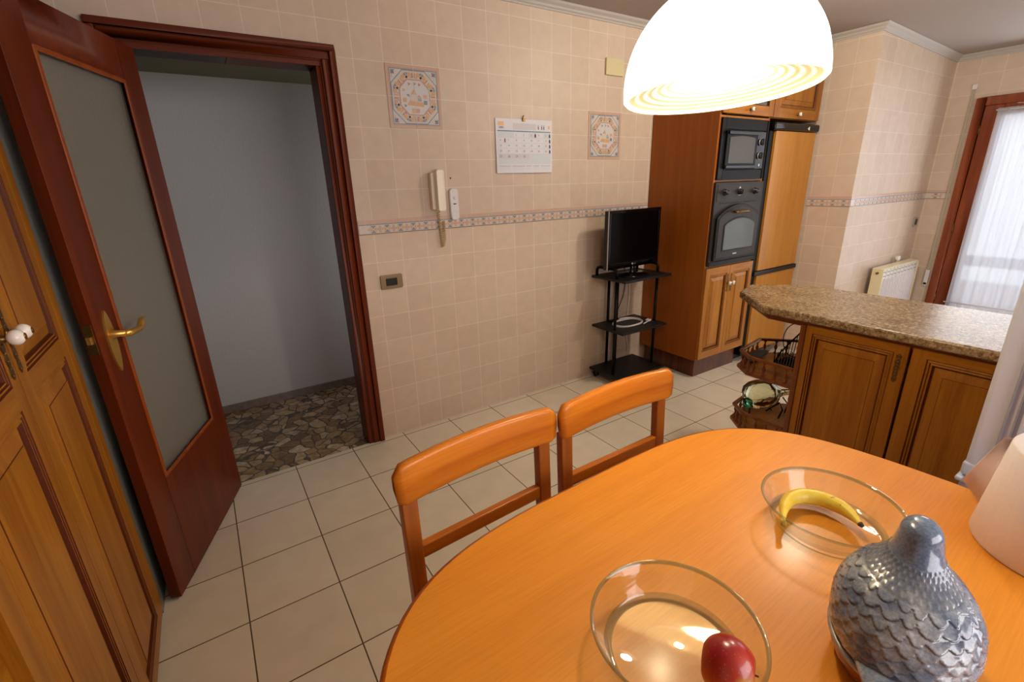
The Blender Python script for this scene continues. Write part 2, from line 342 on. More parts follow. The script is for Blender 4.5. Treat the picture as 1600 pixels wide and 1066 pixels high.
# ------------------------------------------------------------------ room shell
XL, XR, YS = -1.98, 4.80, -4.4
def cz(x): return 2.475 if x < 2 else 2.475-.036*(x-2)      # underside of the cornice
CT = .046
m = MB(); m.add([(XL, YS, 0), (XR, YS, 0), (XR, -.9, 0), (3.3, -.9, 0), (3.3, 0, 0), (XL, 0, 0)], [(0, 1, 2, 3, 4, 5)], M_FL)
m.add([(XL, YS, -.1), (XR, YS, -.1), (XR, 0, -.1), (XL, 0, -.1)], [(0, 1, 2, 3)], M_FL); struct(m, 'floor')
m = MB()
xs = [XL-.05, 2, XR+.1]
for a, b in zip(xs, xs[1:]):
    za, zb = cz(a)+CT, cz(b)+CT
    v = [(a, YS-.1, za), (b, YS-.1, zb), (b, .1, zb), (a, .1, za), (a, YS-.1, za+.1), (b, YS-.1, zb+.1), (b, .1, zb+.1), (a, .1, za+.1)]
    m.add(v, [(0, 1, 2, 3), (4, 5, 6, 7), (0, 1, 5, 4), (2, 3, 7, 6), (0, 3, 7, 4), (1, 2, 6, 5)], M_CEIL)
struct(m, 'ceiling')
OX0, OX1, OZ = -1.075, -.34, 2.05      # doorway
m = MB(); TH = .12
m.box(XL-.1, OX0-.02, 0, TH, 0, 2.7, M_TX); m.box(OX1+.02, 3.4, 0, TH, 0, 2.7, M_TX); m.box(OX0-.02, OX1+.02, 0, TH, OZ+.02, 2.7, M_TX)
struct(m, 'wall_back')
m = MB(); m.box(XL-.1, XL, YS, 0, 0, 2.7, M_TY); struct(m, 'wall_left')
m = MB(); m.box(3.3, 3.4, -.8, 0, 0, 2.7, M_TY); struct(m, 'wall_side')
m = MB(); v = [(x, y, z) for x in (3.3, XR) for y in (-.9, -.8) for z in (0, 2.7)]
m.add(v, [(0, 1, 3, 2)], M_TY); m.add(v, [(4, 6, 7, 5), (0, 4, 5, 1), (2, 3, 7, 6), (0, 2, 6, 4), (1, 5, 7, 3)], M_TX); struct(m, 'wall_alcove')
WY0, WY1, WZ = -1.10, -2.75, 2.065     # balcony door outer frame
m = MB(); m.box(XR, XR+.14, WY0, -.8, 0, 2.7, M_TY); m.box(XR, XR+.14, YS, WY1, 0, 2.7, M_TY); m.box(XR, XR+.14, WY1, WY0, WZ, 2.7, M_TY); struct(m, 'wall_right')
m = MB(); m.box(XL-.1, XR+.14, YS-.1, YS, 0, 2.7, M_TX); struct(m, 'wall_front')

# cornices (profile swept along the wall tops)
prof = [(0, 0), (.008, 0), (.010, .008), (.018, .014), (.021, .024), (.031, .031), (.037, .035), (.044, CT)]
def cornice(name, p0, p1, inn, mi0, mi1):
    m = MB(); p0, p1, inn = Vector(p0), Vector(p1), Vector(inn); t = (p1-p0).normalized(); vs = []
    for (P, mi) in ((p0, mi0), (p1, mi1)):
        for d, h in prof:
            q = P+inn*d+t*(mi*d); vs.append((q.x, q.y, cz(P.x)+h))
        q = P; vs.append((q.x, q.y, cz(P.x)+CT))
    n = len(prof)+1
    m.add(vs, [(i, i+1, n+i+1, n+i) for i in range(n-1)]+[(0, n-1, 2*n-1, n)], M_PLASTER); struct(m, name)
cornice('trim_1', (XL, 0, 0), (2.0, 0, 0), (0, -1, 0), 1, 0)
cornice('trim_2', (2.0, 0, 0), (3.3, 0, 0), (0, -1, 0), 0, -1)
cornice('trim_3', (3.3, 0, 0), (3.3, -.9, 0), (-1, 0, 0), 1, 1)
cornice('trim_4', (3.3, -.9, 0), (XR, -.9, 0), (0, -1, 0), -1, -1)
cornice('trim_5', (XR, -.9, 0), (XR, YS, 0), (-1, 0, 0), 1, -1)

# patterned border tiles
def border(name, F_, L0, L1):
    m = MB(); o, U, Wd, Nn = F_
    R = lambda a, b, c, d, mt, k=.0032: m.poly([(a, c), (b, c), (b, d), (a, d)], F_, k, mt)
    m.prism([(L0, 0), (L1, 0), (L1, .079), (L0, .079)], F_, 0, .003, M_SAND)
    R(L0, L1, .058, .077, M_PINK); R(L0, L1, .052, .057, M_BLUE); R(L0, L1, .004, .052, M_CREAM); R(L0, L1, .0035, .006, M_BLUE)
    k0 = int(math.floor(L0/.0775))-1
    for k in range(k0, int(L1/.0775)+2):
        c = k*.0775; K = .0036
        if c-.036 < L0 or c+.036 > L1: continue
        cy = .029
        m.poly([(c-.016, cy+.02), (c+.016, cy+.02), (c, cy+.002)], F_, K, M_BLUE); m.poly([(c-.016, cy-.02), (c, cy-.002), (c+.016, cy-.02)], F_, K, M_BLUE)
        m.poly([(c-.018, cy+.016), (c-.003, cy), (c-.018, cy-.016)], F_, K, M_ORANGE); m.poly([(c+.018, cy+.016), (c+.018, cy-.016), (c+.003, cy)], F_, K, M_ORANGE)
        for q in (-.026, .026): m.poly([(c+q-.006, cy), (c+q, cy+.008), (c+q+.006, cy), (c+q, cy-.008)], F_, K, M_SAND)
        for q in (.034, .0415): R(c+q-.0018, c+q+.0018, cy-.018, cy+.018, M_RED, K)
        if k % 2 == 0: R(c-.0405, c-.0385, 0, .079, M_CREAM, .004)
    return struct(m, name)
border('trim_6', fr((0, 0, 1.246), (1, 0, 0), (0, 0, 1), (0, -1, 0)), -.234, 2.03)
border('trim_7', fr((3.3, 0, 1.246), (0, -1, 0), (0, 0, 1), (-1, 0, 0)), .58, .9)
border('trim_8', fr((3.3, -.9, 1.246), (1, 0, 0), (0, 0, 1), (0, -1, 0)), -.003, 1.5)
border('trim_9', fr((XR, -.9, 1.246), (0, -1, 0), (0, 0, 1), (-1, 0, 0)), 0, .18)

# tile murals
def mural(x, z, label):
    t = thing('tile_mural', label, 'tile mural', (x+.155, 0, z+.155), 0, 'decorative tile murals')
    F_ = fr((0, 0, 0), (1, 0, 0), (0, 0, 1), (0, -1, 0)); m = MB(); a = .153
    sq = lambda s_: [(-s_, -s_), (s_, -s_), (s_, s_), (-s_, s_)]
    def octo(s_, c): return [(-c, -s_), (c, -s_), (s_, -c), (s_, c), (c, s_), (-c, s_), (-s_, c), (-s_, -c)]
    def ring(P, Q, k, mt):
        n = len(P)
        for i in range(n): m.poly([P[i], P[(i+1) % n], Q[(i+1) % n], Q[i]], F_, k, mt)
    m.prism(sq(a), F_, 0, .003, M_CREAM)
    ring(sq(a), sq(.134), .0033, M_SAND); ring(sq(.149), sq(.142), .0036, M_PINK)
    m.poly(sq(.134), F_, .0032, M_LGREY); ring(sq(.134), sq(.130), .0036, M_BLUE)
    ring(octo(.130, .064), octo(.126, .062), .004, M_BLUE)
    m.poly(octo(.124, .060), F_, .0036, M_CREAM)
    ring(octo(.087, .042), octo(.083, .040), .0044, M_RED); m.poly(octo(.083, .040), F_, .0042, M_LGREY); ring(octo(.083, .04), octo(.079, .038), .0046, M_CREAM)
    K = .0048
    def blob(cx, cy, s_, mt, rot=0, n=4):
        m.poly([(cx+s_*math.cos(rot+2*PI*i/n), cy+s_*math.sin(rot+2*PI*i/n)) for i in range(n)], F_, K, mt)
    for i in range(8):
        A = PI/4*i; n_, t_ = Vector((math.cos(A), math.sin(A))), Vector((-math.sin(A), math.cos(A)))
        c = n_*.105
        for q in (-.008, .008):
            p = c+t_*q; m.poly([tuple(p-t_*.003-n_*.012), tuple(p+t_*.003-n_*.012), tuple(p+t_*.003+n_*.012), tuple(p-t_*.003+n_*.012)], F_, K, M_RED if q > 0 else M_ORANGE)
        for sgn in (-1, 1):
            p = c+t_*sgn*.025; blob(p.x+n_.x*.004, p.y+n_.y*.004, .012, M_ORANGE, A, 5)
            p = c+t_*sgn*.040; blob(p.x-n_.x*.009, p.y-n_.y*.009, .008, M_BLUE, A, 3); blob(p.x+n_.x*.008, p.y+n_.y*.008, .009, M_BLUE, A+PI, 3)
            p = c+t_*sgn*.016; blob(p.x-n_.x*.010, p.y-n_.y*.010, .006, M_SAND, A, 3)
    for sx in (-1, 1):
        for sy in (-1, 1):
            m.poly([(sx*.126, sy*.126), (sx*.102, sy*.126), (sx*.126, sy*.102)], F_, K, M_BLUE); m.poly([(sx*.1, sy*.122), (sx*.084, sy*.122), (sx*.122, sy*.084), (sx*.122, sy*.1)], F_, K, M_CREAM)
            blob(sx*.112, sy*.112, .008, M_RED, sx, 3)
    m.poly([(-.045, -.038), (.048, -.044), (.043, -.022), (-.032, -.016)], F_, K, M_ORANGE); m.poly([(-.028, -.014), (.012, -.018), (.012, .014), (-.024, .016)], F_, K, M_CREAM)
    m.poly([(-.022, .016), (.010, .014), (-.004, .040)], F_, .005, M_ORANGE); m.poly([(.014, -.016), (.038, -.018), (.034, .002), (.014, .004)], F_, K, M_GREYT); m.poly([(.012, .004), (.036, .002), (.022, .014)], F_, .005, M_SAND)
    m.poly([(-.05, .012), (-.03, 0), (-.034, .016)], F_, .005, M_BLUE)
    for (cx, cy, mt) in ((.058, .006, M_ORANGE), (.058, -.022, M_BLUE), (-.012, -.064, M_ORANGE), (.012, -.064, M_SAND), (-.06, -.014, M_ORANGE)):
        m.poly([(cx-.010, cy-.010), (cx+.010, cy-.010), (cx+.010, cy+.010), (cx-.010, cy+.010)], F_, K, mt)
    for (cx, cy, mt) in ((-.030, .064, M_RED), (.002, .066, M_BLUE), (.028, .064, M_RED), (-.062, .034, M_ORANGE), (-.058, -.042, M_BLUE)): blob(cx, cy, .010, mt, 2.2, 3)
    m.poly([(-.0012, -a), (.0012, -a), (.0012, a), (-.0012, a)], F_, .0052, M_CREAM); m.poly([(-a, -.0012), (a, -.0012), (a, .0012), (-a, .0012)], F_, .0052, M_CREAM)
    m.obj('tile_panel', t)
mural(0, 1.790, 'ceramic tile mural with octagon motif between the doorway and the calendar')
mural(9*TS, 1.635, 'ceramic tile mural with octagon motif right of the calendar beside the lamp')

# ------------------------------------------------------------------ hall beyond the doorway
m = MB(); m.box(XL-.1, .9, TH, 1.03, -.1, -.001, M_MARB); m.box(OX0-.02, OX1+.02, 0, TH, -.1, -.001, M_MARB); struct(m, 'floor_hall')
m = MB(); m.box(XL-.1, .9, 1.02, 1.12, 0, 2.3, M_HALL); struct(m, 'wall_hall')
m = MB(); m.box(XL-.2, XL-.1, TH, 1.12, 0, 2.3, M_HALL); struct(m, 'wall_hall_left')
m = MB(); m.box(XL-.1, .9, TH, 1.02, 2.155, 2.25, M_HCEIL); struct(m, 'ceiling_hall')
m = MB(); m.box(.9, 1.0, TH, 1.12, 0, 2.3, M_HALL); struct(m, 'wall_hall_right')
m = MB(); m.box(XL-.1, .9, 1.005, 1.02, 0, .055, M_MARBB); struct(m, 'baseboard_hall')

# ------------------------------------------------------------------ door frame and open leaf
d1 = sempty('door_1', (-1.04, 0, 0))
m = MB()
def casing(w0, w1, yo):     # rectangular frame ring in wall plane between offsets w0..w1 outside the opening
    pass
def frame_ring(m, a, b, y0, y1, mz, mx):
    # a inner offset, b outer offset
    m.box(OX0-b, OX0-a, y0, y1, 0, OZ+a, mz); m.box(OX1+a, OX1+b, y0, y1, 0, OZ+a, mz)
    m.box(OX0-b, OX1+b, y0, y1, OZ+a, OZ+b, mx)
frame_ring(m, 0, .035, -.012, TH+.01, M_MAHO, M_MAHOX)
frame_ring(m, .03, .062, -.020, 0, M_MAHO, M_MAHOX)
frame_ring(m, .066, .094, -.028, 0, M_MAHO, M_MAHOX)
frame_ring(m, .060, .068, -.014, 0, M_GLAZE, M_GLAZE)
frame_ring(m, .020, .032, -.015, 0, M_GLAZE, M_GLAZE)
at(m, d1).obj('door_casing', d1, .003)
# leaf built in local space: u from hinge, z up, n towards the camera side
a_ = Vector((-1.034, -.042, 0)); e_ = Vector((-1.288, -.722, 0)); U_ = (e_-a_).normalized(); N_ = Vector((-U_.y, U_.x, 0))
if N_.dot(Vector((-.95, -2.6, 0))-a_) < 0: N_ = -N_
LW = .735; LT = .038
FL = fr(a_-N_*LT, U_, (0, 0, 1), N_)      # front face at n = LT
def lb(m, u0, u1, z0, z1, n0, n1, mt): m.prism([(u0, z0), (u1, z0), (u1, z1), (u0, z1)], FL, n0, n1, mt)
G = (.128, .612, .470, 1.905)
m = MB()
lb(m, 0, G[0], .012, 2.04, 0, LT, M_MAHO); lb(m, G[1], LW, .012, 2.04, 0, LT, M_MAHO)
lb(m, G[0], G[1], G[3], 2.04, 0, LT, M_MAHOX); lb(m, G[0], G[1], .012, G[2], 0, LT, M_MAHO)
leaf = at(m, d1).obj('leaf', d1, .0015)
m = MB()
for n0, n1 in ((LT-.003, LT+.004), (-.004, .003)):
    k = .014
    lb(m, G[0]-.002, G[0]+k, G[2], G[3], n0, n1, M_BEAD); lb(m, G[1]-k, G[1]+.002, G[2], G[3], n0, n1, M_BEAD)
    lb(m, G[0], G[1], G[2]-.002, G[2]+k, n0, n1, M_BEAD); lb(m, G[0], G[1], G[3]-k, G[3]+.002, n0, n1, M_BEAD)
at(m, d1).obj('glazing_bead', leaf, .003)
m = MB(); lb(m, G[0]-.004, G[1]+.004, G[2]-.004, G[3]+.004, .013, .021, M_FROST); at(m, d1).obj('glass_pane', leaf)
# handle: curved brass backplate and scrolled lever
hu, hz = .672, 1.06
m = MB(); outl = []
for i in range(24):
    t = 2*PI*i/24; h = math.sin(t); w = .015+.005*math.cos(2*t)*1
    outl.append((hu+.022*math.cos(t)*(1-.35*abs(h)**3), hz-.025+h*.105))
m.prism(outl, FL, LT, LT+.006, M_BRASS)
m.lathe([(0, 0), (.017, 0), (.017, .006), (.012, .012), (.010, .045), (0, .046)], FL[0]+FL[1]*hu+FL[2]*hz+FL[3]*(LT+.004), FL[3], M_BRASS, 20)
q = lambda uu, zz, nn: FL[0]+FL[1]*uu+FL[2]*zz+FL[3]*nn
m.tube([q(hu, hz, LT+.042), q(hu-.02, hz-.004, LT+.05), q(hu-.05, hz-.006, LT+.05), q(hu-.08, hz-.008, LT+.048), q(hu-.102, hz+.002, LT+.046), q(hu-.116, hz+.016, LT+.044), q(hu-.142, hz+.018, LT+.042)],
       [.013, .012, .0105, .011, .0115, .009, .003], M_BRASS, 12)
at(m, d1).obj('door_handle', leaf)['label'] = 'scrolled brass lever handle on tall backplate'
m = MB(); m.prism([(.006, hz-.05), (LT-.006, hz-.05), (LT-.006, hz+.05), (.006, hz+.05)], fr(FL[0]+U_*LW, N_, (0, 0, 1), U_), 0, .002, M_OLDBRASS)
m.prism([(.012, hz-.012), (.026, hz-.012), (.026, hz+.012), (.012, hz+.012)], fr(FL[0]+U_*LW, N_, (0, 0, 1), U_), 0, .012, M_BRASS)
at(m, d1).obj('latch_plate', leaf, .0008)

# ------------------------------------------------------------------ raised panel doors
def rings(m, F_, x0, x1, z0, z1, prof_, base):
    prev = None
    for ins, dep, mt in [e[:3] for e in prof_]:
        R = [(x0+ins, z0+ins), (x1-ins, z0+ins), (x1-ins, z1-ins), (x0+ins, z1-ins)]
        if prev:
            P, dp = prev; o, U, Wd, Nn = F_
            for i in range(4):
                j = (i+1) % 4
                m.add([o+U*P[i][0]+Wd*P[i][1]+Nn*(base+dp), o+U*P[j][0]+Wd*P[j][1]+Nn*(base+dp), o+U*R[j][0]+Wd*R[j][1]+Nn*(base+dep), o+U*R[i][0]+Wd*R[i][1]+Nn*(base+dep)], [(0, 1, 2, 3)], mt)
        prev = (R, dep)
    m.poly(prev[0], F_, base+prev[1], prof_[-1][3] if len(prof_[-1]) > 3 else M_OAK)
def panel_profile(wd, dk, scale=1.):
    s_ = scale
    return [(0, 0, wd), (.003*s_, -.004, dk), (.007*s_, -.001, wd), (.010*s_, -.001, wd), (.012*s_, -.005, dk), (.016*s_, -.002, wd), (.019*s_, -.002, wd), (.022*s_, -.010, dk), (.026*s_, -.010, dk), (.056*s_, -.002, wd), (.0575*s_, -.0005, dk)]
def panel_door(name, F_, x0, x1, z0, z1, panels, parent, mv, mh, th=.022, dk=None, scale=1.):
    dk = dk or M_GLAZE; m = MB(); o, U, Wd, Nn = F_
    P = sorted(panels, key=lambda p: p[2]); px0, px1 = P[0][0], P[0][1]
    R = lambda a, b, c, d, mt: m.poly([(a, c), (b, c), (b, d), (a, d)], F_, th, mt)
    R(x0, px0, z0, z1, mv); R(px1, x1, z0, z1, mv)
    zc = z0
    for p in P: R(px0, px1, zc, p[2], mh); zc = p[3]
    R(px0, px1, zc, z1, mh)
    m.prism([(x0, z0), (x1, z0), (x1, z1), (x0, z1)], F_, 0, th-.012, mv)
    for a, b in (((x0, z0), (x1, z0)), ((x1, z0), (x1, z1)), ((x1, z1), (x0, z1)), ((x0, z1), (x0, z0))):
        m.add([o+U*a[0]+Wd*a[1]+Nn*(th-.012), o+U*b[0]+Wd*b[1]+Nn*(th-.012), o+U*b[0]+Wd*b[1]+Nn*th, o+U*a[0]+Wd*a[1]+Nn*th], [(0, 1, 2, 3)], mv)
    for p in P:
        pf = panel_profile(mv, dk, scale); pf = [q_ if i < len(pf)-1 else q_+(mv,) for i, q_ in enumerate(pf)]
        rings(m, F_, p[0], p[1], p[2], p[3], pf, th)
    return m
def knob(F_, x, z, th, rad=.015):
    m = MB(); o = F_[0]+F_[1]*x+F_[2]*z+F_[3]*th
    m.lathe([(0, 0), (rad*.75, 0), (rad*.7, .003), (rad*.45, .005), (rad*.4, .012)], o, F_[3], M_OLDBRASS, 16)
    c = .012+rad*.85
    m.lathe([(rad*math.sin(t), c-rad*.9*math.cos(t)) for t in [PI*(.12+.88*i/12) for i in range(11)]]+[(rad*.42, c+rad*.83)], o, F_[3], M_PORC, 20)
    m.lathe([(rad*.44, c+rad*.80), (rad*.40, c+rad*.92), (0, c+rad*.95)], o, F_[3], M_OLDBRASS, 14)
    return m
def escutcheon(F_, x, z, h, th):
    m = MB(); n = 40; L_ = []; R_ = []
    for i in range(n+1):
        t = i/n; w = .0045+.0045*abs(math.sin(t*PI*5))*(1 if abs(t-.5) > .12 else .6)+.003*math.exp(-((t-.5)/.1)**2)
        if t < .04 or t > .96: w = .002
        zz = z-h/2+h*t; L_.append((x-w, zz)); R_.append((x+w, zz))
    m.prism(L_+R_[::-1], F_, th, th+.0025, M_OLDBRASS)
    for i in range(9):
        zz = z-h/2+h*(i+.5)/9; m.lathe([(.0035, 0), (.003, .0015), (0, .002)], F_[0]+F_[1]*x+F_[2]*zz+F_[3]*(th+.002), F_[3], M_OLDBRASS, 8)
    return m

# left tall cupboard
cl = thing('tall_cupboard', 'tall honey oak cupboard with moulded doors at the left edge beside the open door', 'cupboard', (-1.345, -1.25, 0))
FC = fr((0, 0, 0), (0, 1, 0), (0, 0, 1), (1, 0, 0))        # u = y-y0 (grows to the far side), n=+x
m = MB(); m.box(-.60, -.022, -1.30, .48, .10, 2.42, M_OAKY); m.box(-.56, -.06, -1.28, .46, 0, .10, M_PLINTH)
m.box(-.022, 0, .425, .48, .03, 2.42, M_OAK)               # scribed end stile
m.obj('cabinet_body', cl, .002)
m = MB(); m.box(-.60, -.004, .482, .715, .0, 2.42, M_GREYST); m.obj('filler_strip', cl, .003)['label'] = 'dark grey vertical filler strip'
def cup_door(u0, u1, pu0, pu1):
    m = panel_door('door', (FC[0]-FC[3]*.022, FC[1], FC[2], FC[3]), u0, u1, .035, 2.40, [(pu0, pu1, .085, 1.062), (pu0, pu1, 1.114, 2.33)], cl, M_OAK, M_OAKY)
    return m.obj('door', cl)
dR = cup_door(.005, .423, .065, .375); dL = cup_door(-.425, .001, -.365, -.045)
for dd, uk in ((dR, .030), (dL, -.024)):
    knob(FC, uk, 1.215, 0, .017).obj('knob', dd, smooth=True); escutcheon(FC, uk, 1.200, .15, 0).obj('escutcheon', dd)

# ------------------------------------------------------------------ oven housing column
cx0, cx1, cyf = 2.035, 2.625, -.56
oc = thing('oven_housing_cabinet', 'tall wooden cabinet column holding the oven and microwave', 'cabinet', (cx0, 0, 0))
Wc = cx1-cx0
m = MB()
m.box(0, .018, cyf, -.005, .155, 2.40, M_SIDE); m.box(Wc-.018, Wc, cyf, -.005, .155, 2.40, M_SIDE)
m.box(.018, Wc-.018, -.03, -.006, .155, 2.40, M_SIDE)
for z in (.155, .868, 1.462, 1.868, 2.382): m.box(.018, Wc-.018, cyf, -.03, z, z+.014, M_OAKX)
m.obj('cabinet_body', oc, .0015)
m = MB(); m.box(.05, Wc-.01, cyf+.04, -.02, 0, .155, M_PLINTH); m.obj('plinth', oc)['label'] = 'dark stained wooden plinth'
FO = fr((0, cyf, 0), (1, 0, 0), (0, 0, 1), (0, -1, 0))
hw = Wc/2
da = panel_door('door', FO, .004, hw-.002, .168, .868, [(.044, hw-.040, .225, .815)], oc, M_OAKLIT, M_OAKLITX, .02, scale=.85).obj('door', oc)
db = panel_door('door', FO, hw+.002, Wc-.004, .168, .868, [(hw+.040, Wc-.044, .225, .815)], oc, M_OAKLIT, M_OAKLITX, .02, scale=.85).obj('door', oc)
for dd, uk in ((da, hw-.022), (db, hw+.022)):
    knob(FO, uk, .735, .02, .015).obj('knob', dd, smooth=True); escutcheon(FO, uk, .735, .14, .02).obj('escutcheon', dd)
M_DKGLASS = pbr('dark_cabinet_glass', S(60, 50, 40), .15)
du = MB()
R_ = lambda a, b, c, d, mt, k0=0, k1=.02: du.prism([(a, c), (b, c), (b, d), (a, d)], FO, k0, k1, mt)
R_(.004, .064, 1.892, 2.395, M_OAK); R_(Wc-.064, Wc-.004, 1.892, 2.395, M_OAK); R_(.064, Wc-.064, 1.892, 1.955, M_OAKX); R_(.064, Wc-.064, 2.335, 2.395, M_OAKX)
R_(.060, .070, 1.95, 2.34, M_GLAZE, .012, .018); R_(Wc-.070, Wc-.060, 1.95, 2.34, M_GLAZE, .012, .018); R_(.06, Wc-.06, 1.95, 1.96, M_GLAZE, .012, .018)
du = du.obj('upper_door', oc, .002); du['label'] = 'glazed upper door'
m = MB(); m.prism([(.062, 1.953), (Wc-.062, 1.953), (Wc-.062, 2.337), (.062, 2.337)], FO, .006, .010, M_DKGLASS); m.obj('glass_pane', du)
knob(FO, .30, 1.924, .02, .014).obj('knob', du, smooth=True)

# microwave
mw = thing('microwave', 'black built-in microwave above the oven with two dials', 'microwave', (cx0+.02, cyf, 1.477))
FM = fr((0, 0, 0), (1, 0, 0), (0, 0, 1), (0, -1, 0)); w_, h_ = Wc-.04, .388
P_ = lambda m, a, b, c, d, k0, k1, mt: m.prism([(a, c), (b, c), (b, d), (a, d)], FM, k0, k1, mt)
def rrect(a, b, c, d, rr, n=5):
    o_ = []
    for (cx, cy, s0) in ((b-rr, c+rr, -PI/2), (b-rr, d-rr, 0), (a+rr, d-rr, PI/2), (a+rr, c+rr, PI)):
        for i in range(n+1): t = s0+PI/2*i/n; o_.append((cx+rr*math.cos(t), cy+rr*math.sin(t)))
    return o_
m = MB(); P_(m, .0, w_, 0, h_, 0, .004, M_BLACK); P_(m, .0, .05, 0, h_, 0, .014, M_BLACK); P_(m, w_-.03, w_, 0, h_, 0, .014, M_BLACK); P_(m, .05, w_-.03, 0, .062, 0, .014, M_BLACK); P_(m, .05, w_-.03, h_-.068, h_, 0, .014, M_BLACK)
P_(m, .005, w_-.005, .003, h_-.003, -.42, 0, M_BLACK)
m.obj('trim_frame', mw, .003)
m = MB(); m.prism(rrect(.055, w_-.135, .068, h_-.075, .012), FM, .004, .022, M_BLACK)
m.prism(rrect(.06, w_-.14, h_-.100, h_-.078, .006), FM, .022, .034, M_BLKGLASS); m.prism(rrect(.06, w_-.14, .072, .092, .006), FM, .022, .030, M_BLKGLASS)
mdoor = m.obj('door', mw, .003)
m = MB(); n = 10
pts = [(.088, .105), (w_-.165, .105), (w_-.165, h_-.12)]+[(w_-.165-(w_-.253)*i/n, h_-.12+.012*math.sin(PI*i/n)) for i in range(1, n)]+[(.088, h_-.12)]
m.prism(pts, FM, .021, .0235, pbr('microwave_window', S(66, 60, 52), .12, spec=.18)); m.obj('window', mdoor)
m = MB(); m.prism(rrect(w_-.132, w_-.034, .068, h_-.075, .006), FM, .004, .018, M_BLKGLASS); m.obj('control_panel', mw, .002)
for zk in (.155, .245):
    m = MB(); o = Vector((w_-.084, -.018, zk)); m.lathe([(.027, 0), (.027, .003), (.0235, .0035)], o, (0, -1, 0), M_SILVER, 28); m.lathe([(.0235, .001), (.0225, .016), (.018, .019), (0, .019)], o, (0, -1, 0), M_BLKPLA, 28)
    m.box(w_-.087, w_-.081, -.040, -.030, zk-.02, zk+.02, M_BLKPLA); m.obj('dial', mw)
m = MB(); m.box(w_-.092, w_-.076, -.021, -.018, .085, .1, M_SILVER); m.obj('button', mw)

# oven
ov = thing('oven', 'anthracite rustic oven with arched door window and brass handle', 'oven', (cx0+.008, cyf, .886))
w_, h_ = Wc-.016, .572
m = MB(); P_(m, 0, w_, 0, h_, 0, .020, M_OVEN); P_(m, .01, w_-.01, .004, h_-.004, -.45, 0, M_OVEN2)
P_(m, .004, w_-.004, -.004, .028, .018, .026, M_OVEN2); P_(m, .02, w_-.02, h_-.125, h_-.012, .020, .023, M_OVEN)
for i in range(13): P_(m, .06+i*.036, .082+i*.036, h_-.140-.0*i, h_-.134, .020, .0225, M_OVEN2)
m.obj('front_frame', ov, .003)
def arch(x0, x1, z0, z1, z2, n=18):
    o_ = [(x0, z0), (x1, z0), (x1, z1)]
    for i in range(1, n): t = i/n; o_.append((x1-(x1-x0)*t, z1+(z2-z1)*math.sin(PI*t)**.75))
    return o_+[(x0, z1)]
m = MB(); m.prism(arch(.028, w_-.028, .036, .335, .425), FM, .020, .040, M_OVEN2); od = m.obj('door', ov, .004)
m = MB(); m.prism(arch(.045, w_-.045, .052, .325, .405), FM, .040, .043, M_OVEN); m.obj('door_face', od, .002)
m = MB(); m.prism(arch(.105, w_-.085, .100, .285, .335), FM, .043, .046, M_OVEN2); m.obj('window_rim', od, .002)
m = MB(); m.prism(arch(.115, w_-.095, .110, .280, .325), FM, .046, .0475, pbr('oven_window_glass', S(60, 60, 46), .06, spec=.3)); m.obj('window', od)
m = MB()
for xx in (.205, .335): m.tube([(xx, -.04, .372), (xx, -.075, .372)], .007, M_OLDBRASS, 10)
m.tube([(.18, -.076, .370), (.22, -.078, .372), (.27, -.080, .374), (.32, -.078, .372), (.36, -.076, .370)], [.006, .010, .0085, .010, .006], M_OLDBRASS, 14); m.obj('handle', od)['label'] = 'turned brass door handle'
m = MB(); m.prism(rrect(.250, .296, .069, .077, .003), FM, .043, .0438, M_SILVER); m.obj('badge', od)
for i, xx in enumerate((.10, .275, .465)):
    m = MB(); o = Vector((xx, -.023, h_-.065))
    if i == 1: m.prism([(xx-.012, h_-.09), (xx+.012, h_-.09), (xx+.014, h_-.045), (xx, h_-.028), (xx-.014, h_-.045)], FM, .023, .026, M_SILVER)
    m.lathe([(.024, 0), (.022, .006), (.017, .010), (.016, .026), (0, .028)], o, (0, -1, 0), M_BLKPLA if i != 1 else M_OVEN2, 24); m.box(xx-.030 if i != 1 else xx-.004, xx+.030 if i != 1 else xx+.004, -.056, -.048, h_-.069, h_-.061, M_BLKPLA)
    m.obj('dial', ov)

# built-in fridge and the wall unit over it
fx0, fx1 = 2.645, 3.285
wf = thing('panelled_fridge', 'tall fridge freezer with plain wooden door panels right of the oven', 'fridge', (fx0, 0, 0))
m = MB(); m.box(0, fx1-fx0, -.52, -.01, .06, 1.862, M_BLACK); m.box(.03, fx1-fx0-.02, -.48, -.05, 0, .06, M_BLKPLA); m.obj('fridge_body', wf, .003)
m = MB(); m.box(.062, fx1-fx0-.012, -.575, -.525, .775, 1.805, M_FRONT); m.obj('upper_door', wf, .003)
m = MB(); m.box(.062, fx1-fx0-.012, -.575, -.525, .075, .735, M_FRONT); m.obj('lower_door', wf, .003)
m = MB(); m.box(0, fx1-fx0-.002, -.595, -.515, 1.808, 1.862, M_BLKGLASS); m.obj('top_trim', wf, .014, 3)['label'] = 'glossy black top trim'
m = MB(); m.box(.01, fx1-fx0-.004, -.585, -.52, .738, .772, M_BLKPLA); m.obj('handle_strip', wf, .004)
m = MB(); m.box(0, .058, -.56, -.52, .06, 1.806, M_BLACK); m.obj('side_trim', wf, .004)
m = MB(); m.prism([(.45, 1.826), (.475, 1.842), (.475, 1.814)], fr((0, 0, 0), (1, 0, 0), (0, 0, 1), (0, -1, 0)), .595, .598, M_CREAMPL); m.obj('badge', wf)
wu = thing('wall_unit', 'small wooden wall cupboard above the panelled fridge', 'wall cabinet', (fx0, 0, 0))
FW = fr((0, -.56, 0), (1, 0, 0), (0, 0, 1), (0, -1, 0)); ww = .62
m = MB(); m.box(-.018, ww, -.56, -.01, 1.885, 2.40, M_OAK); m.obj('cabinet_body', wu, .002)
